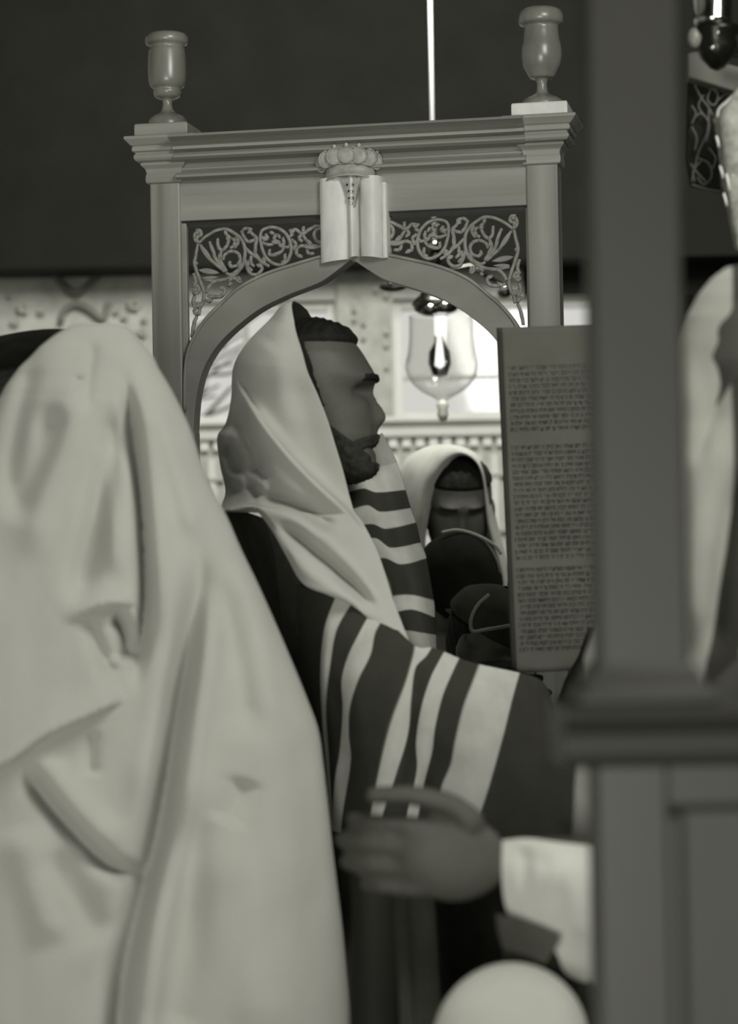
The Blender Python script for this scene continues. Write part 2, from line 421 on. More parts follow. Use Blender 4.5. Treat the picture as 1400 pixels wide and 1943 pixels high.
# bare branches outside the window
tree = empty('bare_tree', (-1.6, 11.6, 0), 'bare thin-branched tree outside the bright window behind the arch', 'tree')
MB().tube([(-1.6, 11.6, 0), (-1.55, 11.6, 1.2), (-1.45, 11.55, 2.2), (-1.3, 11.6, 3.6)], [0.09, 0.08, 0.06, 0.03], 10).build('trunk', BARK, tree, smooth=True)
for k in range(30):
    z0 = random.uniform(1.2, 2.5); a = random.uniform(0.1, 0.9); L = random.uniform(0.7, 1.5)
    p0 = np.array([-1.5, 11.6, z0]); pts = [p0 + np.array([L * t * math.cos(a), 0.1 * math.sin(5 * t + k), L * t * math.sin(a) * 0.8 + 0.05 * math.sin(7 * t + k)]) for t in np.linspace(0, 1, 8)]
    mb = MB().tube(pts, list(np.linspace(0.013, 0.006, 8)), 6)
    for q in range(3):
        b0 = pts[2 + q]; s = random.choice([-1, 1]); mb.tube([b0, b0 + np.array([0.12, 0.02, 0.13 * s]), b0 + np.array([0.25, 0.02, 0.2 * s])], [0.011, 0.009, 0.006], 5)
    mb.build('branch', BARK, tree, smooth=True)

# ------------------------------------------------------------------ carved oak arch
PHI = math.radians(11.0)
EX = np.array([math.cos(PHI), -math.sin(PHI), 0]); EY = np.array([math.sin(PHI), math.cos(PHI), 0])
_a0 = P(674, 300, 4.20); A0 = np.array([_a0[0], _a0[1], 0.0])
def Fh(px, py):
    """pixel -> (x,z) on the arch's front plane"""
    o = CAM; d = P(px, py, 1.0) - CAM; t = ((A0 - o) @ EY) / (d @ EY); h = o + d * t - A0
    return (float(h @ EX), float(h[2]))
arch = empty('carved_wooden_arch', tuple(A0), 'carved oak arch with turned finials and fretwork, behind the praying man', 'arch', rz=-PHI)
uL = (Fh(285, 450)[0] + Fh(346, 450)[0]) / 2; uR = (Fh(1001, 450)[0] + Fh(1061, 450)[0]) / 2
hw = (Fh(1061, 450)[0] - Fh(1001, 450)[0]) / 2
uc = (uL + uR) / 2
def lv(yl, yr): return (Fh(312, yl)[1] + Fh(1031, yr)[1]) / 2
Zpost = lv(346, 318)
def zz(yl): return Fh(400, yl)[1]
kk = 4.25 / FPX
PD = hw                                  # half depth of the posts
YC = PD - 0.006
for s, (u, nm) in enumerate([(uL, 'l'), (uR, 'r')]):
    post = MB().box((u - hw, -0.006, 0.0), (u + hw, 2 * PD - 0.006, Zpost + 0.01)).build('post', WOOD, arch, True, bevel=0.003)
    inner = 1 if s == 0 else -1
    MB().box((u + inner * hw - 0.004, 0.006, 1.0), (u + inner * (hw) + 0.008, 0.02, lv(420, 395))).build('post_bead', WOODA, arch, True, bevel=0.002)
    yb = 346
    def h(y): return (yb - y) * kk
    cap = MB().square_lathe((u, YC, Zpost), [(hw * 1.0, 0), (35 * kk, 0.002), (36 * kk, h(338)), (35.5 * kk, h(330)), (34 * kk, h(326)), (36 * kk, h(318)), (43 * kk, h(311)), (44 * kk, h(308)), (41 * kk, h(306)), (50 * kk, h(304)), (54 * kk, h(299)), (53.5 * kk, h(294)), (50 * kk, h(288)),
             (56 * kk, h(286)), (56.5 * kk, h(279)), (54 * kk, h(276)), (58 * kk, h(275)), (68 * kk, h(264)), (69 * kk, h(260)), (67 * kk, h(258)), (50 * kk, h(257))])
    cap.build('capital', WOODH, arch, True, bevel=0.0015)
    plz = Zpost + h(258)
    fin = MB().square_lathe((u, YC, plz), [(51 * kk, 0), (52 * kk, 0.004), (52 * kk, 0.021), (50 * kk, 0.0235)]).build('finial', WOODP if s else WOODH, arch, True, bevel=0.002)  # pale wood on the right plinth imitates stronger light there
    sc = 4.25 / FPX / 2.776
    if s == 0:
        prof = [(105, 650), (103, 625), (95, 605), (75, 590), (40, 570), (28, 545), (25, 520), (30, 505), (42, 500), (65, 490), (72, 478), (76, 463), (72, 450), (90, 432), (100, 405), (103, 330), (98, 245), (92, 225), (100, 214), (112, 206), (116, 185), (110, 165), (95, 154), (60, 148), (20, 146)]
        y0 = 650
    else:
        prof = [(115, 552), (113, 535), (100, 518), (70, 502), (35, 482), (27, 450), (28, 425), (36, 410), (62, 402), (72, 385), (84, 362), (96, 338), (105, 300), (105, 250), (96, 205), (91, 165), (90, 137), (112, 122), (118, 95), (110, 65), (95, 50), (70, 42), (20, 39)]
        y0 = 552
    pp = [(r * sc, (y0 - y) * sc * 1.0) for r, y in prof]
    q = cr(pp, 90); q[:, 0] = np.maximum(q[:, 0], 0.002)
    MB().lathe((u, YC, plz + 0.0235), [tuple(v) for v in q], 40).build('turning', mat('turned_oak', 0.25, 0.30, 0.3, 20, (1, 1, 0.3), spec=0.8), fin, True, True)
# local=True keeps the turning in the arch's coordinates: its parent finial has none of its own
xa, xb = uL + hw - 0.002, uR - hw + 0.002
def zc(y): return Fh(400, y)[1]
corn = [(0.05, zc(265)), (-0.050, zc(265)), (-0.074, zc(266)), (-0.072, zc(270)), (-0.036, zc(280)), (-0.040, zc(282)), (-0.042, zc(288)), (-0.026, zc(290)), (-0.030, zc(293)), (-0.036, zc(298)), (-0.037, zc(302)), (-0.030, zc(306)), (-0.006, zc(309)), (-0.003, zc(316)), (-0.008, zc(318)), (-0.008, zc(321)), (-0.004, zc(325)), (-0.016, zc(327)), (-0.025, zc(333)), (-0.026, zc(338)), (-0.006, zc(341)), (0.0, zc(346)), (0.05, zc(346))]
MB().profile_x(corn, xa, xb).build('cornice', WOODH, arch, True)
MB().box((xa, 0.0, zc(417)), (xb, 0.045, zc(344))).build('frieze_board', WOODH, arch, True, bevel=0.002)
MB().box((xa, 0.008, zc(424)), (xb, 0.04, zc(416))).build('frieze_fillet', DARKW, arch, True)
# arch braces
outer = [(680, 470), (616, 483), (544, 504), (501, 519), (454, 544), (422, 573), (393, 602), (371, 634), (358, 666), (353, 700), (352, 760), (352, 830)]
inner = [(668, 492), (656, 502), (634, 519), (609, 536), (544, 562), (494, 587), (450, 620), (414, 656), (388, 699), (374, 750), (369, 805), (368, 830)]
ou = cr([Fh(*p) for p in outer], 44); inn = cr([Fh(*p) for p in inner], 44)
ou[0, 0] = inn[0, 0] = uc
for mir in (0, 1):
    f = (lambda p: (2 * uc - p[0], p[1])) if mir else (lambda p: (p[0], p[1]))
    V = []; F = []; n = 44
    for i in range(n):
        a, b = f(ou[i]), f(inn[i])
        V += [(a[0], -0.006, a[1]), (b[0], -0.006, b[1]), (b[0], 0.036, b[1]), (a[0], 0.036, a[1])]
    for i in range(n - 1):
        for k in range(4): F.append((i * 4 + k, i * 4 + (k + 1) % 4, i * 4 + 4 + (k + 1) % 4, i * 4 + 4 + k))
    F += [(3, 2, 1, 0), tuple(4 * (n - 1) + k for k in range(4))]
    auto_smooth(mesh('arch_brace', V, F, WOODA, arch, True, bevel=0.003))
    bd = MB().tube([(f(p)[0], -0.007, f(p)[1] - 0.003) for p in ou[2:-4]], 0.0032, 6)
    bd.build('brace_bead', WOOD, arch, True, True)
    # leg of the brace, down to the floor beside the post
    x0, x1 = f((ou[-1][0], 0))[0], f((inn[-1][0] + 0.002, 0))[0]
    MB().box((min(x0, x1), -0.004, 0.02), (max(x0, x1), 0.034, ou[-1][1] + 0.01)).build('brace_leg', WOODA, arch, True, bevel=0.002)
# fretwork: traced scrolls and leaves (crop px -> px)
def Z8(x, y): return Fh(350 + x / 4.828, 400 + y / 4.828)
strokes = [
 [(100,290),(85,380),(70,470),(95,560),(125,640),(160,740)], [(105,285),(180,220),(270,170),(350,155),(430,190),(500,250),(530,320),(530,420),(500,510),(430,580),(340,620),(240,630),(150,620)],
 [(350,155),(360,200),(400,240)], [(120,300),(170,360),(220,440),(280,490),(350,550)], [(205,270),(240,350),(260,420),(310,490),(360,545)],
 [(280,240),(290,320),(320,350),(360,320),(385,250),(365,235)], [(320,350),(300,420),(330,490),(365,545)], [(330,440),(350,390),(410,360),(470,380),(490,430),(470,480),(420,500),(390,480),(400,455)],
 [(490,430),(480,520),(400,575),(360,560)], [(410,240),(440,260),(430,310),(400,330)], [(530,420),(550,500),(590,570),(650,570),(690,520),(670,480),(645,490)], [(530,320),(590,380),(650,420),(690,460),(760,500)],
 [(500,170),(520,220),(560,270),(610,260),(640,230)], [(560,150),(600,200),(640,240),(630,310),(630,380),(660,420)], [(500,180),(540,150),(600,160)], [(590,400),(590,470),(620,500)],
 [(670,230),(690,170),(760,140),(840,150),(910,200),(950,280),(955,370),(920,450),(860,485),(790,470),(730,420),(700,360),(680,290),(670,230)], [(690,280),(760,300),(840,270),(860,310),(940,325)], [(720,200),(740,240),(700,260)],
 [(760,340),(760,390),(820,390),(870,360),(890,330)], [(830,200),(800,250),(840,275)], [(880,230),(890,290),(860,310)], [(740,440),(700,430),(720,480)], [(900,380),(900,450),(870,460)],
 [(950,170),(1000,160),(1060,200),(1110,170),(1190,125),(1240,130)], [(1060,200),(1100,260),(1140,300),(1200,310),(1250,300)], [(1060,200),(1030,240),(1060,270)], [(1070,130),(1070,200)], [(1240,150),(1190,160),(1170,210),(1200,270),(1240,270)],
 [(960,250),(1000,290),(980,350)], [(1010,330),(1060,310),(1130,320)], [(1010,330),(1010,390),(1060,410)], [(930,300),(990,340)], [(940,160),(970,200),(940,230)],
 [(180,740),(200,690),(250,640),(320,630)], [(190,770),(260,780),(320,770),(350,730),(330,690),(300,695)], [(60,690),(100,680),(110,720),(70,750),(60,720)], [(160,740),(150,820),(120,880),(110,950)], [(380,640),(400,620),(440,610),(480,600)], [(60,560),(80,640),(60,690)],
 [(70,770),(60,840),(90,900)], [(75,830),(110,870),(150,850)], [(230,790),(210,820),(180,810)], [(90,960),(70,1010),(55,1080),(45,1150)], [(60,900),(95,950)], [(80,165),(120,170),(130,210),(95,230),(100,285)], [(80,180),(70,230),(85,275)], [(460,600),(470,640),(500,640)], [(410,650),(380,680)],
 [(70,470),(95,470)], [(700,230),(660,240)], [(1100,340),(1120,380),(1170,380)], [(570,440),(560,500),(600,540)], [(760,180),(800,200)], [(450,220),(470,270),(440,330)]]
leaves = [((120,300),(240,470),20), ((110,535),(300,560),24), ((140,610),(290,600),14), ((205,270),(270,420),13), ((1080,330),(1260,310),20), ((1010,390),(1070,420),16), ((1100,250),(1160,300),10), ((780,270),(860,290),14), ((690,250),(740,230),14),
          ((365,235),(400,260),16), ((390,470),(420,520),14), ((640,480),(690,510),12), ((600,160),(560,200),16), ((840,200),(860,250),12), ((800,390),(870,370),13), ((300,700),(350,700),14), ((60,700),(100,730),16), ((470,590),(500,640),13), ((90,880),(130,830),18), ((1190,260),(1240,290),14), ((950,200),(1000,160),14), ((630,300),(640,380),10), ((200,790),(260,760),14), ((110,170),(90,210),12), ((320,430),(310,370),9)]
for mir in (0, 1):
    f = (lambda p: (2 * uc - p[0], p[1])) if mir else (lambda p: p)
    fb = MB()
    for st in strokes:
        q = cr([f(Z8(*p)) for p in st], 5 * len(st))
        n = len(q); r = 0.0036 * (0.75 + 0.25 * np.sin(np.linspace(0.3, 2.8, n)))
        fb.tube([(a, 0.016 + 0.001 * math.sin(i), b) for i, (a, b) in enumerate(q)], list(r), 6)
    fo = fb.build('fretwork', CARVE, arch, True, True)
    for a, b, wd in leaves:
        pa, pb = np.array(f(Z8(*a))), np.array(f(Z8(*b))); t = pb - pa; L = np.linalg.norm(t); t /= L; nrm = np.array([-t[1], t[0]]); wv = 1.3 * wd / 4.828 * kk
        V = []; F = []; n = 9
        for i in range(n):
            s = i / (n - 1); hwid = wv * math.sin(math.pi * s) ** 0.8 * (1.1 - 0.3 * s) + 0.0003; c = pa + t * L * s
            for e, y in ((-1, 0.014), (-0.45, 0.0105), (0, 0.0135), (0.45, 0.0105), (1, 0.014), (0, 0.020)):
                g = c + nrm * hwid * e; V.append((g[0], y, g[1]))
        for i in range(n - 1):
            for k in range(6): F.append((i * 6 + k, i * 6 + (k + 1) % 6, i * 6 + 6 + (k + 1) % 6, i * 6 + 6 + k))
        F += [(5, 4, 3, 2, 1, 0), tuple((n - 1) * 6 + k for k in range(6))]
        mesh('carved_leaf', V, F, CARVE, fo, True)
# central block of two reeds
def reed(xl, xr, zt, zbl, zbr, bulge, nm, flat=0.25):
    n = 15; V = []; F = []
    for i in range(n):
        s = i / (n - 1); x = xl + (xr - xl) * s; y = -0.014 - bulge * (math.sin(math.pi * s) ** 0.6 if 0 < s < 1 else 0)
        V += [(x, y, zbl + (zbr - zbl) * s), (x, y, zt), (x, 0.03, zt), (x, 0.03, zbl + (zbr - zbl) * s)]
    for i in range(n - 1):
        for k in range(4): F.append((i * 4 + k, i * 4 + (k + 1) % 4, i * 4 + 4 + (k + 1) % 4, i * 4 + 4 + k))
    F += [(3, 2, 1, 0), tuple(4 * (n - 1) + k for k in range(4))]
    return auto_smooth(mesh(nm, V, F, WOODP, arch, True))
X = lambda px: Fh(px, 420)[0]
zt = Fh(650, 340)[1]
reed(X(611), X(664), zt, Fh(616, 502)[1], Fh(664, 494)[1], 0.010, 'centre_reed')
reed(X(664.5), X(682), zt, Fh(664, 494)[1], Fh(680, 489)[1], 0.018, 'centre_reed')
reed(X(687), X(727), zt, Fh(690, 489)[1], Fh(727, 492)[1], 0.014, 'centre_reed')
reed(X(727.5), X(737), Fh(650, 352)[1], Fh(727, 492)[1], Fh(737, 491)[1], 0.003, 'centre_reed')
MB().box((X(680), -0.008, Fh(680, 488)[1]), (X(689), 0.03, zt)).build('centre_groove', WOODA, arch, True)
# crown
cxu, czu = Fh(667, 326)
crown = MB(); n = 25
def ring(r, z, bend=0.0): return [(cxu + r * math.cos(math.pi * k / (n - 1)) * 1.0, -0.012 - 0.62 * r * math.sin(math.pi * k / (n - 1)), z + bend * math.sin(math.pi * k / (n - 1))) for k in range(n)]
r1, r2 = 45 * kk, 50 * kk
V = ring(r1, czu - 22 * kk, 10 * kk) + ring(r2, czu - 2 * kk, 12 * kk) + ring(r2 * 0.86, czu - 2 * kk, 12 * kk) + ring(r1 * 0.84, czu - 22 * kk, 10 * kk)
F = []
for b in range(4):
    for k in range(n - 1): F.append((b * n + k, b * n + k + 1, ((b + 1) % 4) * n + k + 1, ((b + 1) % 4) * n + k))
F += [(0, n, 2 * n, 3 * n), (n - 1, 4 * n - 1, 3 * n - 1, 2 * n - 1)]
cro = mesh('crown', V, F, CROWNM, arch, True)
bd = MB()
for rr, z, be in ((r1, czu - 22 * kk, 10 * kk), (r2, czu - 2 * kk, 12 * kk)): bd.tube(ring(rr + 0.001, z, be), 0.002, 6)
bd.build('crown_rim', mat('crown_bright_edge', 0.5, 0.35, 0.1), cro, True, True)
for k in range(7):
    a = math.pi * (k + 0.5) / 7; rr = 54 * kk; c = (cxu + rr * math.cos(a), -0.012 - 0.62 * rr * math.sin(a), czu + (10 + 14 * math.sin(a)) * kk)
    lb = MB().ball(c, (17 * kk * (0.55 + 0.45 * math.sin(a)), 0.0045, 16 * kk), 16, 10)
    lb.build('crown_lobe', CROWNM, cro, True, True)
    lm = MB().tube([(c[0] + 15 * kk * (0.55 + 0.45 * math.sin(a)) * math.cos(t), c[1] - 0.003, c[2] + 15 * kk * math.sin(t)) for t in np.linspace(0, 2 * math.pi, 17)], 0.0013, 5); lm.build('lobe_rim', CROWNM, cro, True, True)
    MB().ball((c[0] * 1.0, c[1], c[2] + 19 * kk), 4.2 * kk, 10, 8).build('crown_pearl', mat('pearl_gilt', 0.6, 0.3), cro, True, True)
dp = MB().extrude([(X(652), zt), (X(694), zt), (X(684), zt - 25 * kk), (X(680), zt - 58 * kk), (X(672), zt - 62 * kk), (X(665), zt - 30 * kk)], -0.030, -0.012)
drop = dp.build('crown_drop', CROWNM, arch, True, bevel=0.001)
for cxp, cyp in [(664, 336), (673, 336), (684, 337), (665, 354), (676, 354), (668, 366), (675, 367), (669, 379), (676, 379), (673, 389)]:
    u, z = Fh(cxp, cyp + 2); MB().tube([(u + 0.0028 * math.cos(t), -0.031, z + 0.0028 * math.sin(t)) for t in np.linspace(0, 2 * math.pi, 13)], 0.0011, 5).build('drop_ring', CROWNM, drop, True, True)
    MB().ball((u, -0.0285, z), (0.0024, 0.0025, 0.0024), 8, 6).build('drop_hole_shade', BLACKW, drop, True, True)  # black bead stands in for the dark of a pierced hole

# ------------------------------------------------------------------ hanging lamp behind the arch
LD = 6.0
lk = LD / FPX
lc = P1(826, 560, LD)
lamp = empty('hanging_lamp', (lc.x, lc.y, 4.2), 'hanging bronze lamp with a clear glass urn shade and a white rod, behind the arch', 'lamp')
zL = lambda py: lc.z + (560 - py) * lk
MB().tube([(lc.x, lc.y, zL(470)), (lc.x, lc.y, 4.2)], 4.2 * lk, 12).build('rod', RODM, lamp, smooth=True)
MB().lathe((lc.x, lc.y, 0), [(0.002, zL(600)), (24 * lk, zL(598)), (40 * lk, zL(590)), (42 * lk, zL(582)), (46 * lk, zL(578)), (38 * lk, zL(566)), (30 * lk, zL(560)), (22 * lk, zL(545)), (14 * lk, zL(530)), (10 * lk, zL(510)), (13 * lk, zL(500)), (17 * lk, zL(488)), (16 * lk, zL(476)), (8 * lk, zL(466)), (0.003, zL(460))], 28).build('lamp_body', BRASS, lamp, smooth=True)
for a, dx, py, r in [(0, -12, 592, 17), (1, 16, 588, 18)]:
    MB().ball((lc.x + dx * lk, lc.y - 36 * lk, zL(py)), (r * lk, 12 * lk, 11 * lk), 18, 12).build('socket_cup', BRASS, lamp, smooth=True)
    MB().ball((lc.x + (dx + 1) * lk, lc.y - 45 * lk, zL(py - 5)), (9 * lk, 5 * lk, 6 * lk), 14, 10).build('boss', BRIGHT, lamp, smooth=True)
for px, py in [(745, 541), (957, 552), (824, 470)]:
    c = P1(px, py, LD)
    ar = MB().tube([(lc.x, lc.y, zL(520)), ((lc.x + c.x) / 2, lc.y, zL(505)), (c.x, lc.y, c.z + 8 * lk)], 5 * lk, 8) if px != 824 else MB()
    if px != 824: ar.build('arm', BRASS, lamp, smooth=True)
    MB().ball((c.x, lc.y - (0 if px != 824 else 20 * lk), c.z - 4 * lk), (26 * lk if px < 800 else 14 * lk, 14 * lk, 9 * lk), 18, 12).build('arm_cup', BRASS, lamp, smooth=True)
    MB().ball((c.x, lc.y - (6 * lk if px != 824 else 30 * lk), c.z + 3 * lk), (18 * lk if px < 800 else 9 * lk, 12 * lk, 7 * lk), 18, 12).build('arm_boss', BRIGHT, lamp, smooth=True)
gp = [(60, 600), (61, 640), (64, 670), (69, 690), (68, 705), (58, 725), (40, 742), (18, 754), (9, 760)]
gx = P1(838, 680, LD).x
q = cr([(r * lk, zL(y)) for r, y in gp[::-1]], 40)
gl = MB().lathe((gx, lc.y, 0), [tuple(v) for v in q], 40)
gl.F = gl.F[:-2]
g = gl.build('glass_shade', GLASSM, lamp, smooth=True, solid=0.003)
MB().lathe((gx, lc.y, 0), [(0.001, zL(800)), (7 * lk, zL(797)), (11 * lk, zL(788)), (9 * lk, zL(778)), (12 * lk, zL(770)), (9 * lk, zL(762)), (0.001, zL(758))], 20).build('bottom_finial', mat('cut_glass_knob', 0.55, 0.2), lamp, smooth=True)
MB().lathe((gx - 4 * lk, lc.y, 0), [(0.001, zL(716)), (14 * lk, zL(712)), (22 * lk, zL(690)), (20 * lk, zL(668)), (10 * lk, zL(650)), (8 * lk, zL(630)), (8 * lk, zL(600))], 24).build('bulb', glass('bulb_glass', 0.5, 0.97), lamp, smooth=True, solid=0.002)
MB().lathe((gx - 4 * lk, lc.y, 0), [(0.001, zL(700)), (10 * lk, zL(694)), (8 * lk, zL(676)), (5 * lk, zL(640)), (9 * lk, zL(636)), (9 * lk, zL(598))], 16).build('lamp_stem', OPAL, lamp, smooth=True)

# ------------------------------------------------------------------ people
def skin_mesh(verts, edges, radii, levels=1):
    me = bpy.data.meshes.new('tmp'); me.from_pydata([tuple(v) for v in verts], edges, [])
    o = bpy.data.objects.new('tmp', me); COL.objects.link(o)
    sk = o.modifiers.new('s', 'SKIN'); sk.use_smooth_shade = True
    sv = me.skin_vertices[0].data
    for i, r in enumerate(radii):
        r = r if isinstance(r, tuple) else (r, r); sv[i].radius = r; sv[i].use_root = (i == 0)
    if levels:
        ss = o.modifiers.new('u', 'SUBSURF'); ss.levels = levels; ss.render_levels = levels
    dg = bpy.context.evaluated_depsgraph_get(); ev = o.evaluated_get(dg); m2 = ev.to_mesh()
    V = [tuple(v.co) for v in m2.vertices]; F = [tuple(p.vertices) for p in m2.polygons]
    ev.to_mesh_clear(); bpy.data.objects.remove(o); bpy.data.meshes.remove(me)
    return V, F

HZ = [-.142, -.138, -.133, -.121, -.111, -.101, -.094, -.088, -.077, -.065, -.049, -.038, -.027, -.014, -.004, .006, .017, .036, .047, .061, .071, .080, .0860, .0895]
HFr = [.052, .066, .080, .087, .084, .0855, .080, .084, .088, .086, .083, .081, .080, .079, .082, .087, .084, .073, .0665, .056, .046, .029, .010, -.006]
HB = ([-.142, -.10, -.06, -.02, .03, .06, .076, .0860, .0895], [.0, -.050, -.085, -.100, -.100, -.085, -.056, -.022, -.010])
HW = ([-.142, -.133, -.12, -.10, -.08, -.05, -.02, .01, .04, .063, .076, .085, .0895], [.018, .034, .044, .054, .061, .067, .071, .075, .073, .060, .043, .022, .002])
NZ = ([-.070, -.063, -.056, -.049, -.038, -.027, -.014, -.004, .006], [0, .004, .0150, .0190, .0165, .0090, .0050, .003, 0])
def head_points(nz=110, na=110, eyes_open=False):
    z = np.concatenate([np.linspace(-.142, .0895, nz)])[:, None]; th = (np.linspace(-np.pi, np.pi, na, endpoint=False) + 1e-3)[None, :]
    f = np.interp(z, HZ, HFr); b = np.interp(z, *HB); wd = np.interp(z, *HW)
    # light smoothing of the traced profile
    def sm(a):
        k = np.array([1, 2, 3, 2, 1.0]) / 9; p = np.pad(a[:, 0], 2, mode='edge'); return np.convolve(p, k, 'valid')[:, None]
    f, b, wd = sm(f), sm(b), sm(wd)
    cx, a = (f + b) / 2, (f - b) / 2
    c, s = np.cos(th), np.sin(th)
    ex = 0.86
    x = cx + a * np.sign(c) * np.abs(c) ** ex; y = wd * np.sign(s) * np.abs(s) ** 0.92 + 0 * x
    zz_ = z + 0 * x
    fr = np.clip(c * 1.6, 0, 1)
    n = sm(np.interp(z, *NZ)); sg = np.interp(z, [-.06, -.05, -.03, 0], [.0155, .0145, .0095, .008])
    x = x + fr * n * np.exp(-(y / sg) ** 2)
    g = lambda y0, z0, sy, sz: np.exp(-((np.abs(y) - y0) / sy) ** 2 - ((zz_ - z0) / sz) ** 2)
    x = x - fr * .022 * g(.031, -.014, .018, .011) + fr * .010 * g(.031, -.019, .0125, .008) + fr * .007 * g(.030, .007, .022, .006)
    x = x - fr * .0035 * g(.030, -.0195, .014, .0022)                       # the lash line of the lowered lid
    x = x + fr * .004 * g(.046, -.045, .018, .016) - fr * .003 * g(.045, -.080, .018, .018)
    x = x - fr * .0045 * np.exp(-((zz_ + .094) / .0032) ** 2) * np.clip(1 - (np.abs(y) / .026) ** 2, 0, 1)
    x = x - fr * .003 * g(.018, -.070, .006, .012)
    return x, y, zz_
HEADGRID = head_points()
def head_mesh():
    x, y, z = HEADGRID; nz, na = x.shape
    V = np.stack([x, y, z], -1).reshape(-1, 3); F = []
    for i in range(nz - 1):
        for k in range(na): k2 = (k + 1) % na; F.append((i * na + k, i * na + k2, (i + 1) * na + k2, (i + 1) * na + k))
    F.append(tuple(range(na))[::-1]); F.append(tuple((nz - 1) * na + k for k in range(na)))
    E = MB()
    for s in (-1, 1):
        E.ball((-.012, s * .077, -.030), (.017, .009, .030), 16, 12); E.ball((-.006, s * .072, -.050), (.010, .010, .012), 12, 8)
    return V, F, E
def shell(cond, off, jitter=0.0):
    """part of the head's surface pushed out by off: hair, beard"""
    x, y, z = HEADGRID; nz, na = x.shape
    V = np.stack([x, y, z], -1)
    du = np.roll(V, -1, 1) - np.roll(V, 1, 1); dv = np.gradient(V, axis=0); N = np.cross(du, dv); N /= (np.linalg.norm(N, axis=-1, keepdims=True) + 1e-12)
    if (N * (V - V.mean((0, 1)))).sum() < 0: N = -N
    O = off(V) if callable(off) else off
    O = np.broadcast_to(O, x.shape) + jitter * (np.sin(V[..., 0] * 420 + V[..., 2] * 300) * np.sin(V[..., 1] * 380 + 2) )
    g = cond(V); m = np.clip(g / .007, 0, 1); m = m * m * (3 - 2 * m)
    O = O * m - .004 * (1 - m)
    W = V + N * O[..., None]; keep = g > -.002
    F = []
    for i in range(nz - 1):
        for k in range(na):
            k2 = (k + 1) % na
            if keep[i, k] and keep[i, k2] and keep[i + 1, k] and keep[i + 1, k2]: F.append((i * na + k, i * na + k2, (i + 1) * na + k2, (i + 1) * na + k))
    used = sorted({v for f in F for v in f}); mp = {v: i for i, v in enumerate(used)}
    W = W.reshape(-1, 3)
    return W[used], [tuple(mp[v] for v in f) for f in F]

def hand_pieces(W, Fd, U, N, curl=(0.25, 0.45, 0.4), spread=0.04, thumb=None, sc=1.0):
    """palm, four unequal bent fingers and a thumb; W wrist, Fd towards the fingers, U towards the thumb, N out of the back of the hand"""
    W, Fd, U, N = [np.asarray(a, float) for a in (W, Fd, U, N)]
    Fd = Fd / np.linalg.norm(Fd); U = U - Fd * (U @ Fd); U /= np.linalg.norm(U); N = N - Fd * (N @ Fd) - U * (N @ U); N /= np.linalg.norm(N)
    out = []
    pal = [W - .02 * sc * Fd, W + .012 * sc * Fd, W + .05 * sc * Fd, W + .085 * sc * Fd]
    V, F = skin_mesh(pal, [(0, 1), (1, 2), (2, 3)], [(.026 * sc, .022 * sc), (.028 * sc, .021 * sc), (.040 * sc, .018 * sc), (.038 * sc, .015 * sc)], 1)
    mb = MB().ball((0, 0, 0), 1.0, 20, 14); pv = []
    for v in mb.V: pv.append(W + Fd * (.048 + v[0] * .054) * sc + U * (v[1] * .042) * sc + N * (v[2] * .016) * sc)
    out.append((pv, mb.F)); 
    for (o, L, r) in ((.030, (.046, .027, .021), .0094), (.010, (.050, .030, .022), .0096), (-.011, (.047, .028, .021), .0092), (-.031, (.036, .021, .018), .0082)):
        b = W + (.085 - 5 * o * o) * sc * Fd + o * sc * U; a = 0.0; pts = [W + .055 * sc * Fd + .85 * o * sc * U, b]
        for l, c in zip(L, curl):
            a += c; pts.append(pts[-1] + l * sc * (math.cos(a) * (Fd + spread * o / .03 * U) - math.sin(a) * N))
        out.append(skin_mesh(pts, [(i, i + 1) for i in range(4)], [r * sc * 1.0, r * sc * 1.08, r * sc * 1.0, r * sc * .93, r * sc * .75], 2))
    t = thumb or [(.022, .022, .0), (.050, .046, -.004), (.088, .056, -.010), (.120, .053, -.016)]
    out.append(skin_mesh([W + sc * (a * Fd + b * U + c * N) for a, b, c in t], [(0, 1), (1, 2), (2, 3)], [.015 * sc, .0125 * sc, .0108 * sc, .009 * sc], 2))
    return out

def Rz(a): return np.array([[math.cos(a), -math.sin(a), 0], [math.sin(a), math.cos(a), 0], [0, 0, 1]])
def Ry(a): return np.array([[math.cos(a), 0, math.sin(a)], [0, 1, 0], [-math.sin(a), 0, math.cos(a)]])
def Rx(a): return np.array([[1, 0, 0], [0, math.cos(a), -math.sin(a)], [0, math.sin(a), math.cos(a)]])

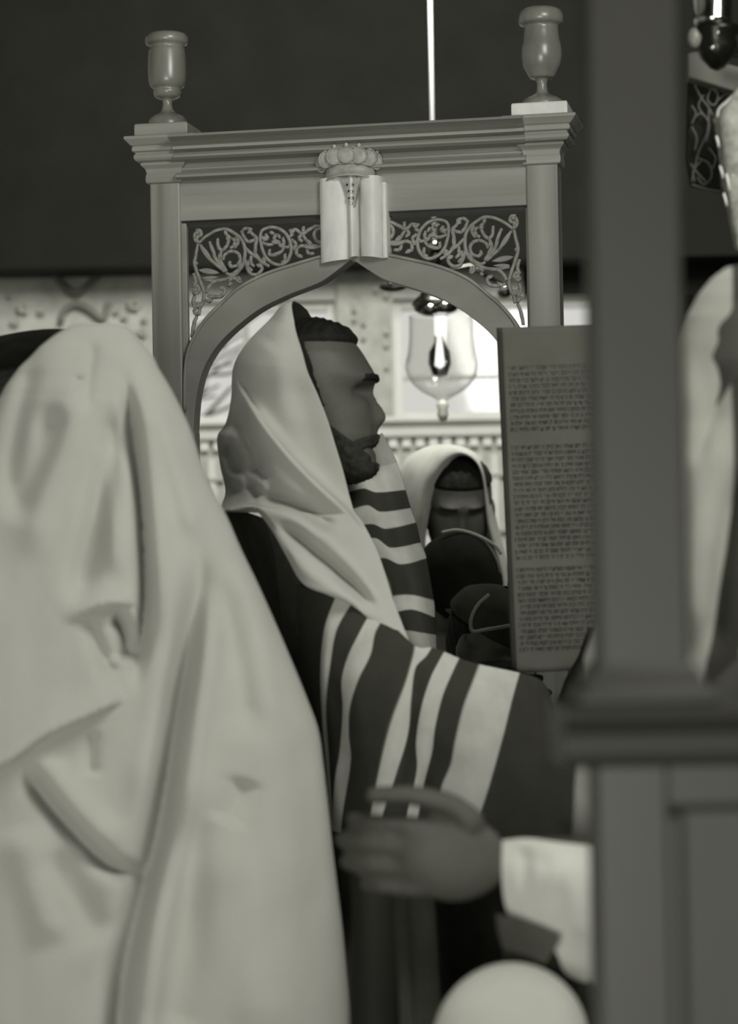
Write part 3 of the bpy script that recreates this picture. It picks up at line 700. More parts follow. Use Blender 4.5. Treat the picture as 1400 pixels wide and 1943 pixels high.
class Person:
    def __init__(s, label, px, py, d, yaw, pitch=0.0, roll=0.0, hs=1.0, voxel=0.006, left_arm=None, right_arm=None, skin=None, lean=0.0, clothes=None, group=None, robe=None, robe_mat=None, slim=1.0):
        s.h = P(px, py, d); s.yaw = math.radians(yaw); s.R = Rz(s.yaw) @ Ry(math.radians(pitch)) @ Rx(math.radians(roll)); s.hs = hs
        s.sc = s.h[2] / 1.64
        fx = Rz(s.yaw) @ np.array([lean, 0, 0])
        s.base = np.array([s.h[0], s.h[1], 0]) - fx
        s.root = empty('person', tuple(s.base), label, 'person', group)
        k = s.sc; Y = Rz(s.yaw)
        def B(x, y, z): return s.base + Y @ (np.array([x, y * slim, z]) * k) + fx * min(1, max(0, (z - .9) / .7))
        nb, nk, hd = B(-.015, 0, 1.46), None, None
        hd = s.h + s.R @ (np.array([-.015, 0, -.02]) * hs); nk = s.h + s.R @ (np.array([-.028, 0, -.11]) * hs)
        J = [B(0, 0, .95), B(0, 0, 1.12), B(0, 0, 1.30), nb, nk, hd]
        E = [(0, 1), (1, 2), (2, 3), (3, 4), (4, 5)]; R = [.115 * k, .11 * k, .125 * k, .06 * k, .05 * hs, .055 * hs]
        pieces = []
        for sd in (1, -1):
            n = len(J)
            arm = left_arm if sd == 1 else right_arm
            if arm: el, wr = arm[0], arm[1]
            else: el, wr = B(-.02, sd * .185, 1.13), B(.06, sd * .165, .90)
            J += [B(-.01, sd * .15, 1.41), el, wr]; E += [(2, n), (n, n + 1), (n + 1, n + 2)]; R += [.055 * k, .04 * k, .026 * k]
            if arm: pieces += hand_pieces(wr, *arm[2:], sc=1.0)
            else: pieces += hand_pieces(wr, Y @ np.array([.25, 0, -1]), Y @ np.array([1, 0, .2]), Y @ np.array([0, sd, 0]), sc=max(.75, k))
            n = len(J)
            J += [B(0, sd * .085, .88), B(.015, sd * .09, .49), B(-.02, sd * .09, .085), B(.10, sd * .10, .035)]
            E += [(0, n), (n, n + 1), (n + 1, n + 2), (n + 2, n + 3)]; R += [.085 * k, .058 * k, .04 * k, .034 * k]
        # spine, arms and legs are grown as overlapping chains and fused by the remesh
        chains = [[0, 1, 2, 3, 4, 5]] + [c for b0 in (6, 13) for c in ([2, b0, b0 + 1, b0 + 2], [1, b0 + 3, b0 + 4, b0 + 5, b0 + 6])]
        for c in chains: pieces.append(skin_mesh([J[i] for i in c], [(i, i + 1) for i in range(len(c) - 1)], [R[c[0]] * (1 if c[1] == 1 else .6)] + [R[i] for i in c[1:]], 2))
        V, F, Ea = head_mesh()
        V = s.h + (np.asarray(V) * hs) @ s.R.T
        EV = [s.h + s.R @ (np.array(v) * hs) for v in Ea.V]
        mb = MB(); mb.add(V, F); mb.add(EV, Ea.F)
        for v, f in pieces: mb.add(v, f)
        s.body = mb.build('body', skin or SKIN, s.root, smooth=True)
        rm = s.body.modifiers.new('one_surface', 'REMESH'); rm.mode = 'VOXEL'; rm.voxel_size = voxel; rm.use_smooth_shade = True
        cs = s.body.modifiers.new('smooth', 'SMOOTH'); cs.factor = 0.5; cs.iterations = 2
        for sd in (1, -1):
            c = B(.035, sd * .095, 0); f = Y @ np.array([1, 0, 0]); l = Y @ np.array([0, 1, 0])
            m2 = MB().ball((0, 0, 0), 1.0, 18, 12); vv = []
            for v in m2.V:
                z = max(v[2], -.55); vv.append(c + f * v[0] * .14 * max(k, .7) * (1 if v[0] > 0 else .8) + l * v[1] * .048 * (1 - .15 * v[0]) + np.array([0, 0, (z + .55) * .05 * (1.1 - .5 * v[0])]))
            mesh('shoe', vv, m2.F, LEATHER, s.root)
        if robe is not None:
            s.coat = s.loft('coat', [(a * k, b, c) for a, b, c in robe], robe_mat or BLACKC, B)
    def loft(s, name, levels, m, B=None, amp=0.008, n=64):
        """garment of elliptic sections (z, half depth, half width) about the figure's axis, gently folded"""
        lv_ = cr([(z, a, b) for z, a, b in levels], 60); Y = Rz(s.yaw); V = []; nn = n
        ph = rng.uniform(0, 6, 4)
        fx = s.h - np.array([s.base[0], s.base[1], s.h[2]])
        for i, (z, a, b) in enumerate(lv_):
            for k in range(n):
                t = 2 * math.pi * k / n; e = 1 + amp / max(a, .05) * (math.sin(7 * t + ph[0]) + .7 * math.sin(12 * t + ph[1])) * min(1, max(0, (1.35 - z) * 1.5))
                V.append(s.base + fx * min(1, max(0, (z / s.sc - .9) / .7)) + Y @ np.array([a * e * math.cos(t), b * e * math.sin(t), z]))
        F = [(i * n + k, i * n + (k + 1) % n, (i + 1) * n + (k + 1) % n, (i + 1) * n + k) for i in range(len(lv_) - 1) for k in range(n)]
        return mesh(name, V, F, m, s.root, solid=0.004)
    def H(s, V): return s.h + (np.asarray(V, float) * s.hs) @ s.R.T
    def hair(s, cond, off, m=None, name='hair', jit=0.0015):
        V, F = shell(cond, off, jit); return mesh(name, s.H(V), F, m or HAIR, s.root)
    def cap(s, m, z0=.045, z1=.112, name='skullcap', grow=.010, tilt=0.0, parent=None):
        """fitted skullcap over the crown"""
        def cond(V): return V[..., 2] - (z0 - tilt * V[..., 0])
        V, F = shell(cond, grow); return mesh(name, s.H(V), F, m, s.root)

ROBE = [(1.47, .055, .06), (1.43, .10, .16), (1.38, .15, .215), (1.2, .175, .245), (1.0, .18, .25), (.6, .19, .25), (.12, .215, .27)]
mn_, mx_ = np.minimum, np.maximum
full_hair = lambda V: mn_(V[..., 2] - (.050 - .9 * np.clip(.03 - V[..., 0], 0, .16)), V[..., 2] + .085)

# --- 1: the foreground man, back to us, wholly under a cream shawl
fg = Person('person seen from behind under a blank cream prayer shawl drawn over the head, in front', 170, 812, 2.99, 92, pitch=12, voxel=0.008, slim=.85, robe=[(a, min(b, .15), c * .9) for a, b, c in ROBE], robe_mat=COATC, clothes=None)
lvs = [(617, 190, 3), (617.5, 189, 22), (619, 187, 48), (628, 184, 62), (640, 180, 77), (660, 176, 98), (680, 174, 115), (700, 168, 130), (734, 166, 153), (780, 166, 177), (822, 166, 196), (875, 165, 212), (931, 164, 236), (980, 162, 266), (1037, 160, 291), (1110, 157, 330), (1202, 155, 373), (1290, 152, 413), (1383, 150, 452), (1480, 148, 466), (1609, 146, 482), (1760, 145, 502), (1910, 144, 517), (2150, 143, 530), (2500, 142, 535)]
nv, nu = 360, 400
lv_ = cr([(y, c, h_) for y, c, h_ in lvs], nv) if False else None
yy = np.array([l[0] for l in lvs]); idx = np.linspace(0, 1, nv)
# rows: denser at the rounded top
rows = np.concatenate([617 + (700 - 617) * np.linspace(0, 1, 60) ** 2, np.linspace(702, 1960, 270), np.linspace(1975, 2500, 30)])
cxs = np.interp(rows, yy, [l[1] for l in lvs]); hws = np.interp(rows, yy, [l[2] for l in lvs])
ker = np.ones(9) / 9
def smo(a): return np.concatenate([a[:70], np.convolve(np.pad(a, 6, mode='edge'), np.ones(13) / 13, 'valid')[70:]])
cxs, hws = smo(cxs), smo(hws)
th = np.linspace(math.radians(-152), math.radians(152), nu)      # 0 = towards the camera
DC = 2.93
TH, RW = np.meshgrid(th, rows, indexing='ij'); HWD = np.tile(hws, (nu, 1)); CX = np.tile(cxs, (nu, 1))
sx = np.sin(TH); cxm = np.cos(TH)
Xp = CX + HWD * np.sign(sx) * np.abs(sx) ** 0.95
rdep = np.minimum(HWD * 0.95, 75 + HWD * 0.50) * DC / FPX * 1.06
Dp = DC - rdep * np.sign(cxm) * np.abs(cxm) ** 0.9
ff = [
 ([(233,690),(250,800),(262,900),(271,1007),(276,1120),(268,1232),(244,1325)], 16, -.045),
 ([(252,700),(278,850),(296,1000),(306,1130),(300,1240)], 26, .012),
 ([(225,760),(205,880),(178,1022),(156,1110),(150,1170)], 30, -.030),
 ([(195,800),(215,1000),(235,1120)], 22, .010),
 ([(120,1190),(150,1172),(178,1158),(210,1150),(246,1150),(275,1158)], 44, .022, 'wide'), ([(206,1166),(228,1182),(238,1215),(236,1262)], 17, -.046), ([(165,1165),(190,1230),(222,1290)], 16, -.014),
 ([(376,950),(378,1040),(376,1105),(356,1232),(331,1383),(301,1571),(263,1722),(236,1834),(224,1960)], 30, -.060, 'end'),
 ([(398,960),(404,1105),(386,1250),(364,1400),(336,1580),(300,1740),(270,1960)], 26, .020, 'end'),
 ([(345,1000),(340,1130),(318,1250),(290,1400),(255,1580)], 30, .012),
  ([(-60,1480),(12,1452),(90,1398),(173,1360),(240,1328)], 60, .030, 'step'),
 ([(38,1440),(83,1511),(150,1586),(218,1646),(300,1656)], 18, -.034), ([(60,1420),(120,1500),(180,1570),(240,1612)], 28, .014),
 ([(467,1470),(450,1520),(425,1570)], 30, -.012), ([(365,1480),(358,1620),(354,1760),(335,1920)], 42, -.018, 'end'), ([(440,1560),(470,1720),(500,1900)], 60, .012, 'end'),
 ([(72,660),(45,760),(28,850),(10,980)], 22, -.012), ([(110,760),(92,850),(45,935),(20,1000)], 26, -.015), ([(150,700),(130,800),(90,930),(60,1080)], 30, .010),
 ([(152,712),(150,735)], 9, -.008), ([(180,640),(172,700),(160,790)], 14, -.006), ([(430,1050),(470,1150),(500,1290),(520,1400)], 34, .012), ([(400,1050),(430,1180),(455,1300),(462,1420)], 34, -.012),
 ([(175,1380),(172,1440),(176,1480)], 14, -.012), ([(290,740),(320,850),(352,960),(368,1040)], 22, .010), ([(560,1330),(580,1500),(600,1700)], 40, -.01, 'end'), ([(100,1600),(140,1700),(210,1800)], 40, -.014), ([(30,1560),(70,1680),(120,1800)], 40, .012)]
dsp = 1.7 * fold_disp(Xp, RW, ff) + .0013 * (np.sin(Xp / 23 + RW / 61 + 1.1) * np.sin(RW / 37 - Xp / 80) + .8 * np.sin(Xp / 14 - RW / 95) * np.sin(RW / 71 + Xp / 45 + 2)) * np.clip(cxm * 3, 0, 1)
grow = (HWD + 1e-3)
Dp = Dp - dsp
Wd = P(Xp, RW, Dp).reshape(-1, 3)
fgs = mesh('prayer_shawl', Wd, grid_faces(nu, len(rows)), WOOL, fg.root, uv=np.zeros((len(Wd), 2)), solid=0.004)
fg.hair(full_hair, .008)

# --- 2: the reader in profile, facing right
mn = Person('bearded man in profile under a striped cream prayer shawl, gazing at the scroll', 600, 730, 3.50, -2, voxel=0.0042, slim=.8, left_arm=(P(650, 1330, 3.66), P(830, 1340, 3.60), np.array([1.0, 0, .05]), np.array([0, 0, 1.0]), np.array([0, 1.0, 0])), right_arm=(P(640, 1330, 3.36), P(850, 1420, 3.27), np.array([1.0, .15, -.1]), np.array([0, 0, 1.0]), np.array([0, -1.0, 0])), robe=[(1.46, .05, .05), (1.40, .075, .085), (1.36, .10, .10), (1.2, .12, .115), (1.0, .15, .15), (.6, .17, .18), (.12, .2, .22)], robe_mat=mat('brown_coat', 0.10, 0.95, 0.15, 12, spec=.1))
aY = lambda V: np.abs(V[..., 1])
mn.hair(lambda V: mx_(mx_(V[..., 2] - .054, mn_(.008 - .30 * V[..., 2] - V[..., 0], V[..., 2] + .040)), mn_(-.045 - V[..., 0], V[..., 2] + .10)), lambda V: .004 + .0055 * np.clip((V[..., 2] - .05) / .02, 0, 1) * np.clip((V[..., 0] + .035) / .04, 0, 1), jit=0.002)
mn.hair(lambda V: mn_(mn_(.75 * (-.040 - .78 * np.clip(V[..., 0], -.02, .1) - V[..., 2]), V[..., 0] + .02), mx_(mx_(.064 - V[..., 0], aY(V) - .022), -.111 - V[..., 2])), .003, BEARD, 'beard', jit=0.0012)
mn.hair(lambda V: mn_(mn_(-.0705 - .35 * (.088 - V[..., 0]) - V[..., 2], V[..., 2] + .0915 + .5 * (.085 - V[..., 0])), V[..., 0] - .050) * 1.5, .0030, BEARD, 'moustache', jit=0.001)
for sg in (-1, 1):
    mn.hair(lambda V: mn_(.0085 - np.abs(V[..., 2] - .007 + .10 * np.clip(aY(V) - .034, 0, 1)), mn_(mn_(sg * V[..., 1] - .010, .050 - sg * V[..., 1]), V[..., 0] - .03)) * 1.2, .0024, HAIR, 'eyebrow', jit=0.0005)
kc = P1(556, 640, 3.56); k35 = 3.52 / FPX
MB().lathe((kc.x, kc.y, kc.z), [(43 * k35, -10 * k35), (43 * k35, 15 * k35), (38 * k35, 34 * k35), (28 * k35, 52 * k35), (16 * k35, 63 * k35), (6 * k35, 68 * k35), (0.001, 69 * k35)], 30).build('skullcap', VELVET, mn.root, smooth=True)

# the outer sweep of the shawl: hood and lapel, from the back of the neck to the tip
Bd = [(551,572,3.50),(535,580,3.51),(514,606,3.52),(486,634,3.53),(457,669,3.54),(443,703,3.54),(440,757,3.54),(430,803,3.53),(414,830,3.52),(419,880,3.51),(429,931,3.48),(424,969,3.44),(474,961,3.37),(510,995,3.31),(545,1055,3.25),(576,1106,3.22),(623,1127,3.20),(670,1148,3.19),(717,1186,3.18),(777,1228,3.18)]
Ed = [(552,572,3.47),(554,590,3.43),(558,612,3.40),(562,632,3.38),(573,668,3.36),(584,708,3.35),(603,752,3.345),(620,795,3.34),(634,840,3.34),(648,886,3.34),(660,930,3.345),(670,969,3.345),(686,991,3.33),(702,1020,3.30),(718,1055,3.275),(733,1100,3.25),(745,1140,3.22),(757,1172,3.20),(768,1200,3.185),(782,1232,3.175)]
tt = np.linspace(0, 1, len(Bd)); tv = np.linspace(0, 1, 230)
Bc = cru(np.array(Bd), tt, tv); Ec = cru(np.array(Ed), tt, tv)
bul = np.interp(tv, [0, .1, .25, .5, .6, .75, 1.0], [.01, .075, .105, .085, .07, .04, .0])
nu2 = 210; s = np.linspace(-0.30, 1, nu2)          # s<0: the cloth that turns behind the head
S, _ = np.meshgrid(s, tv, indexing='ij'); SP = np.clip(S, 0, 1)
G = Bc[None] * (1 - SP[..., None]) + Ec[None] * SP[..., None]
X2, Y2 = G[..., 0].copy(), G[..., 1].copy()
D2 = G[..., 2] - bul[None] * np.sin(np.pi * np.clip(SP, 0, 1) ** .75) * .62
wrap = np.clip(-S / .30, 0, 1); bk = np.interp(tv, [0, .1, .5, .58, .66, 1], [0.02, 0.10, .22, .16, .02, .0])[None]
D2 = D2 + bk * wrap; X2 = X2 + wrap ** 1.6 * np.interp(tv, [0, .1, .5, .6, 1], [4, 30, 70, 40, 0])[None]
mf = [
 ([(692,1004),(660,966),(610,920),(560,870),(520,822),(486,775),(446,705)], 70, .034, 'step'),
 ([(448,715),(490,785),(525,832),(565,880),(612,930),(662,976),(694,1010)], 14, .012),
 ([(446,745),(462,800),(480,850),(505,900)], 18, -.042), ([(470,770),(500,850),(540,910),(600,960)], 20, .008),
 ([(418,848),(440,858),(452,880),(446,905)], 17, -.040), ([(447,835),(468,862),(464,895),(448,935)], 10, .014), ([(480,882),(500,900),(508,912)], 12, -.022),
 ([(474,915),(486,935),(495,944)], 9, -.020), ([(462,905),(480,902),(500,920),(505,940)], 9, .010),
 ([(490,938),(540,950),(580,968),(615,992),(650,1002)], 14, -.034), ([(478,955),(540,972),(600,1005),(650,1050),(700,1120),(745,1185)], 20, .016),
 ([(520,990),(560,1015),(600,1049),(640,1082),(680,1120),(725,1170)], 14, -.034), ([(545,1030),(580,1080),(630,1112),(690,1150)], 14, .008),
 ([(560,700),(572,780),(600,860),(630,930)], 26, -.006), ([(510,640),(480,690),(478,740)], 26, .006), ([(530,640),(535,740),(570,830)], 24, .006)]
D2 = D2 - 1.3 * fold_disp(X2, Y2, mf) * np.clip(S * 12 + .2, 0, 1)
W2 = P(X2, Y2, D2).reshape(-1, 3)
mesh('prayer_shawl', W2, grid_faces(nu2, len(tv)), WOOL2, mn.root, uv=np.zeros((len(W2), 2)), solid=0.003)

# striped fall of the shawl over the arm: columns run down the stripe edges
Wc, Kc = 0.66, 0.04
A = [
 [(500,1080,3.42),(520,1200,3.42),(545,1330,3.42),(560,1460,3.42),(575,1590,3.42)],
 [(588,1118,3.30),(592,1180,3.29),(600,1260,3.29),(606,1380,3.30),(612,1560,3.32)],
 [(640,1128,3.22),(618,1190,3.215),(610,1270,3.22),(613,1364,3.24),(622,1470,3.27),(630,1570,3.29)],
 [(672,1138,3.20),(640,1195,3.20),(628,1262,3.205),(620,1340,3.22),(626,1440,3.25),(634,1570,3.275)],
 [(705,1160,3.19),(684,1200,3.175),(662,1246,3.175),(650,1292,3.18),(652,1340,3.195),(646,1424,3.22),(637,1480,3.235),(632,1575,3.26)],
 [(728,1172,3.185),(712,1200,3.165),(704,1240,3.16),(680,1291,3.165),(665,1343,3.18),(663,1390,3.195),(667,1441,3.205),(652,1540,3.225),(648,1580,3.235)],
 [(786,1226,3.175),(783,1245,3.16),(770,1291,3.145),(744,1364,3.15),(727,1429,3.16),(706,1536,3.18),(698,1590,3.19)],
 [(818,1230,3.18),(808,1246,3.165),(788,1268,3.15),(779,1321,3.14),(774,1390,3.145),(753,1459,3.155),(729,1536,3.17),(716,1595,3.18)],
 [(842,1238,3.19),(832,1256,3.165),(817,1287,3.145),(800,1347,3.13),(791,1407,3.135),(791,1459,3.145),(774,1540,3.16),(764,1598,3.17)],
 [(870,1250,3.19),(858,1275,3.16),(839,1321,3.135),(826,1377,3.125),(821,1424,3.13),(806,1484,3.14),(796,1536,3.15),(784,1600,3.16)],
 [(909,1262,3.20),(896,1296,3.16),(879,1343,3.135),(864,1407,3.12),(856,1450,3.125),(839,1493,3.13),(834,1536,3.14),(822,1600,3.15)],
 [(985,1278,3.21),(970,1330,3.17),(954,1394,3.14),(929,1484,3.125),(903,1566,3.13),(892,1600,3.14)],
 [(1022,1290,3.23),(1016,1345,3.20),(1028,1420,3.17),(1040,1500,3.15),(1040,1602,3.15)],
 [(1040,1310,3.28),(1060,1390,3.23),(1110,1440,3.20),(1128,1520,3.19),(1130,1612,3.19)]]
cu = [0, 1, 2, 3, 4, 5, 6, 7, 8, 9, 10, 11, 12, 13]
# width-true parameter so that the stripes' edges fall on the columns
Kb, Wh = 0.050, 0.52
cols_ = [Kb, Kb, Wh, Kb, Wh, Kb, Wh, Kb, Wh, Kb, Wh, Kb, Kb]
STR = mat('striped_shawl_wool', Wh, 0.95, 0.08, 30, bump=0.3, bscale=500, spec=0.1, stripes=[(i / 13, cols_[i]) for i in range(13)])
af = [([(660,1180),(650,1290),(660,1420),(655,1560)], 20, -.010), ([(770,1250),(735,1400),(700,1560)], 30, .010), ([(800,1260),(775,1400),(745,1550)], 16, -.012), ([(850,1280),(815,1420),(790,1560)], 18, -.010), ([(930,1290),(895,1440),(865,1590)], 40, .010), ([(985,1300),(955,1420),(925,1580)], 22, -.006), ([(1060,1420),(1080,1500),(1085,1590)], 24, .010), ([(610,1150),(600,1300),(615,1500)], 12, -.012)]
cloth('striped_shawl_end', A, cu, 260, 150, STR, mn.root, af, 0.003)

# far side of the shawl, falling past the chin with cross stripes
rowsF = [ # each row across: left (hidden by the lapel) to right edge
 [(655,845,3.60),(690,842,3.60),(712,832,3.60),(724,822,3.61)],
 [(655,905,3.58),(690,898,3.58),(720,886,3.58),(752,878,3.62)],
 [(660,935,3.56),(690,928,3.56),(712,935,3.555),(768,930,3.62)],
 [(665,968,3.55),(698,960,3.55),(720,972,3.545),(778,965,3.62)],
 [(672,1000,3.54),(706,995,3.535),(730,1004,3.53),(788,992,3.61)],
 [(680,1028,3.53),(712,1022,3.525),(740,1040,3.52),(797,1030,3.60)],
 [(690,1068,3.52),(728,1060,3.505),(760,1072,3.50),(808,1060,3.59)],
 [(700,1140,3.50),(744,1132,3.485),(780,1130,3.48),(822,1140,3.57)],
 [(710,1172,3.49),(752,1162,3.465),(784,1158,3.46),(824,1172,3.56)],
 [(720,1205,3.48),(760,1196,3.45),(790,1200,3.44),(826,1205,3.54)],
 [(735,1240,3.46),(770,1232,3.43),(800,1236,3.42),(828,1245,3.52)],
 [(745,1300,3.44),(780,1300,3.42),(810,1300,3.42),(840,1300,3.50)]]
STR2 = mat('cross_striped_wool', Wh, 0.95, 0.08, 30, bump=0.3, bscale=500, spec=0.1, stripes=[(0, .40), (1 / 11, .52), (2 / 11, Kb), (3 / 11, .50), (4 / 11, Kb), (5 / 11, .50), (6 / 11, Kb), (7 / 11, .55), (8 / 11, Kb), (9 / 11, .40), (10 / 11, Kb)])
cloth('far_shawl_side', rowsF, list(range(12)), 170, 70, STR2, mn.root, [([(700,860),(716,940),(735,1020),(765,1110),(790,1210)], 14, -.012), ([(728,880),(748,960),(772,1050),(800,1150)], 16, .010)], 0.003)

# shawl over the back: black band, then grey, then black
Bk = [
 [(420,966,3.50),(450,1060,3.52),(480,1200,3.54),(500,1400,3.56)],
 [(434,962,3.43),(462,1010,3.42),(500,1120,3.42),(530,1230,3.42),(560,1400,3.42)],
 [(505,985,3.36),(522,1050,3.35),(531,1130,3.35),(540,1220,3.36),(570,1400,3.38)],
 [(522,992,3.345),(560,1080,3.325),(588,1160,3.32),(600,1240,3.33),(612,1400,3.35)],
 [(552,1050,3.335),(596,1120,3.31),(606,1190,3.31),(614,1260,3.32),(622,1400,3.34)]]
STR3 = mat('back_stripe_wool', .05, 0.95, 0.15, 30, spec=0.1, stripes=[(0, Kb), (.5, .075), (.75, .03)])
cloth('back_shawl_panel', Bk, [0, 1, 2, 3, 4], 90, 90, STR3, mn.root, [([(470,985),(505,1060),(520,1180)], 16, .008), ([(555,1060),(575,1160),(585,1280)], 14, -.008)], 0.003)

# --- 3: the man beyond, facing us, head bowed
D3 = 5.42
sm3 = Person('person facing us with bowed head under a pale shawl, beyond the reader', 868, 950, D3, -84, pitch=20, hs=1.03, voxel=0.005, skin=SKIN2, robe=ROBE, robe_mat=BLACKC)
sm3.hair(lambda V: V[..., 2] - .040 - .5 * np.clip(.05 - aY(V), 0, .05) * 0, lambda V: .005 + .005 * np.clip((V[..., 2] - .04) / .03, 0, 1))
for sg in (-1, 1):
    sm3.hair(lambda V: mn_(.0065 - np.abs(V[..., 2] - .008), mn_(mn_(sg * V[..., 1] - .008, .052 - sg * V[..., 1]), V[..., 0] - .03)) * 1.2, .0026, HAIR, 'eyebrow', jit=0.0005)
op = [(850,1420),(835,1250),(812,1110),(806,1030),(812,985),(822,940),(838,903),(856,874),(876,863),(896,869),(911,888),(918,920),(921,955),(928,1010),(950,1090),(965,1240),(985,1420)]
si = [(700,1420),(715,1250),(735,1110),(744,1030),(749,960),(755,905),(770,873),(795,855),(830,845),(868,847),(900,860),(918,885),(928,930),(944,1000),(968,1090),(1000,1240),(1040,1420)]
n3 = 120
a, b = cr(op, n3), cr(si, n3); cc = np.array([835., 940.])
def toc(q, f): 
    r = q.copy(); k = np.clip((1120 - q[:, 1]) / 150, 0, 1)[:, None]; r = r * (1 - k * (1 - f)) + cc * k * (1 - f); return r
nr = 40; tr = np.linspace(0, 1, nr); V = []
keyr = [(a, -.05), ((a * .8 + b * .2), -.075), ((a * .45 + b * .55), -.05), ((a * .12 + b * .88), .02), (b, .07), (toc(b, .93), .12), (toc(b, .75), .16), (toc(b, .4), .185), (toc(b, .05), .19)]
K = np.array([np.concatenate([q, np.full((n3, 1), D3 + dd)], 1) for q, dd in keyr])
Gk = cru(K, np.arange(len(keyr)), np.linspace(0, len(keyr) - 1, 60))
Gk[..., 2] -= fold_disp(Gk[..., 0], Gk[..., 1], [([(780,880),(770,960),(790,1050)], 12, -.01), ([(820,870),(800,930),(800,1010)], 10, .008)]) * (np.arange(60) < 26)[:, None]
Wk = P(Gk[..., 0], Gk[..., 1], Gk[..., 2]).reshape(-1, 3)
mesh('prayer_shawl', Wk, grid_faces(60, n3), WOOL3, sm3.root, uv=np.zeros((len(Wk), 2)), solid=0.003)

# --- 4: the man in a black velvet cap in front of him
D4 = 4.92
p4 = Person('person with bowed head in a large black velvet cap, below the far shawled man', 878, 1110, D4, -70, pitch=58, voxel=0.007, skin=SKIN2, robe=ROBE, robe_mat=BLACKC, lean=0.05)
k4 = D4 / FPX
cv = MB().ball((0, 0, 0), 1.0, 40, 24); vv = []
c4 = P1(874, 1090, D4)
for v in cv.V:
    e = 1.0
    vv.append((c4.x + 80 * k4 * v[0] * (1 - .06 * v[2]), c4.y + 88 * k4 * v[1], c4.z + (84 if v[2] > 0 else 92) * k4 * v[2] - 16 * k4 * v[0] + 6 * k4 * math.sin(3 * v[0])))
mesh('velvet_cap', vv, cv.F, VELVET, p4.root)
rim_light = [(838,1011),(850,1008),(866,1006),(885,1009),(905,1016),(925,1026),(942,1038),(951,1052)]
MB().tube([P(x, y, D4 - .035) for x, y in cr(rim_light, 30)], 3.0 * k4, 8).build('cap_piping_and_rim_light', PIPING_RIM, p4.root, smooth=True)  # pale tube imitates light catching the cap's top edge

# --- 5: the boy in a piped cap
D5 = 4.48; k5 = D5 / FPX
p5 = Person('boy in a dark cap with pale piping, beside the scroll edge', 940, 1205, D5, -40, pitch=25, hs=.92, voxel=0.006, skin=SKIN2, slim=.75, robe=[(a, b * .72, c * .72) for a, b, c in ROBE], robe_mat=BLACKC)
p5.cap(PIPED, z0=.012, grow=.012, tilt=0.1)
V, F = [], []
pip = [(928,1128),(908,1146),(896,1168),(893,1184),(897,1198),(920,1195),(945,1191),(975,1186)]
MB().tube([P(x, y, D5 - .105 + .0004 * abs(x - 920)) for x, y in cr(pip, 40)], 3.6 * k5, 8).build('cap_piping_and_rim_light', PIPING_RIM, p5.root, smooth=True)
p5.hair(lambda V: mn_(mn_(-V[..., 0], V[..., 2] + .08), .02 - V[..., 2]), .005)

# --- 6: the man at the right, behind the pillar, reaching out with his left hand
D6 = 2.35; k6 = D6 / FPX
wr = P(955, 1632, 2.30); el = P(1190, 1660, 2.33)
p6 = Person('person under a white prayer shawl behind the pillar, left hand reaching out', 1438, 690, 2.45, 180, pitch=10, voxel=0.0045, slim=.65, robe=[(a, min(b, .15), c * .52) for a, b, c in ROBE], robe_mat=COATC, skin=mat('hand_skin', 0.06, 0.6, 0.12, 18, spec=0.3),
            left_arm=(el, wr, P(760, 1626, 2.30) - wr, np.array([0.0, 0, 1.0]), np.array([0.1, -1.0, .1]), (.30, .55, .55), .0,
                      [(.022, .028, .004), (.050, .052, .006), (.090, .060, .004), (.135, .057, -.004)]))
lvs6 = [(505, 1425, 3), (506, 1424, 25), (512, 1422, 45), (530, 1420, 68), (560, 1418, 92), (600, 1416, 112), (650, 1414, 124), (720, 1412, 132), (800, 1412, 140), (900, 1414, 165), (1000, 1418, 215), (1100, 1420, 270), (1250, 1424, 320), (1500, 1430, 345), (1900, 1436, 365), (2400, 1440, 380)]
y6 = np.array([l[0] for l in lvs6]); r6 = np.concatenate([505 + 95 * np.linspace(0, 1, 40) ** 2, np.linspace(603, 2400, 200)])
c6 = np.interp(r6, y6, [l[1] for l in lvs6]); h6 = np.interp(r6, y6, [l[2] for l in lvs6])
t6 = np.linspace(math.radians(-78), math.radians(258), 220)
T6, R6 = np.meshgrid(t6, r6, indexing='ij'); H6 = np.tile(h6, (220, 1)); C6 = np.tile(c6, (220, 1))
X6 = C6 + H6 * np.sin(T6) * np.where(np.sin(T6) > 0, 1.75, 1.0); rd = np.minimum(H6 * .85, 85 + H6 * .55) * D6 / FPX
Dd = 2.44 - rd * np.cos(T6)
f6 = [([(1392,660),(1370,740),(1340,820),(1316,900)], 18, -.014), ([(1310,640),(1312,800),(1318,1000),(1310,1250)], 22, .012), ([(1360,780),(1340,950),(1330,1150),(1325,1260)], 30, .02), ([(1400,880),(1380,1000),(1362,1120),(1350,1260)], 20, -.03)]
Dd = Dd - fold_disp(X6, R6, f6) * np.clip(np.cos(T6) * 3, 0, 1)
W6 = P(X6, R6, Dd).reshape(-1, 3)
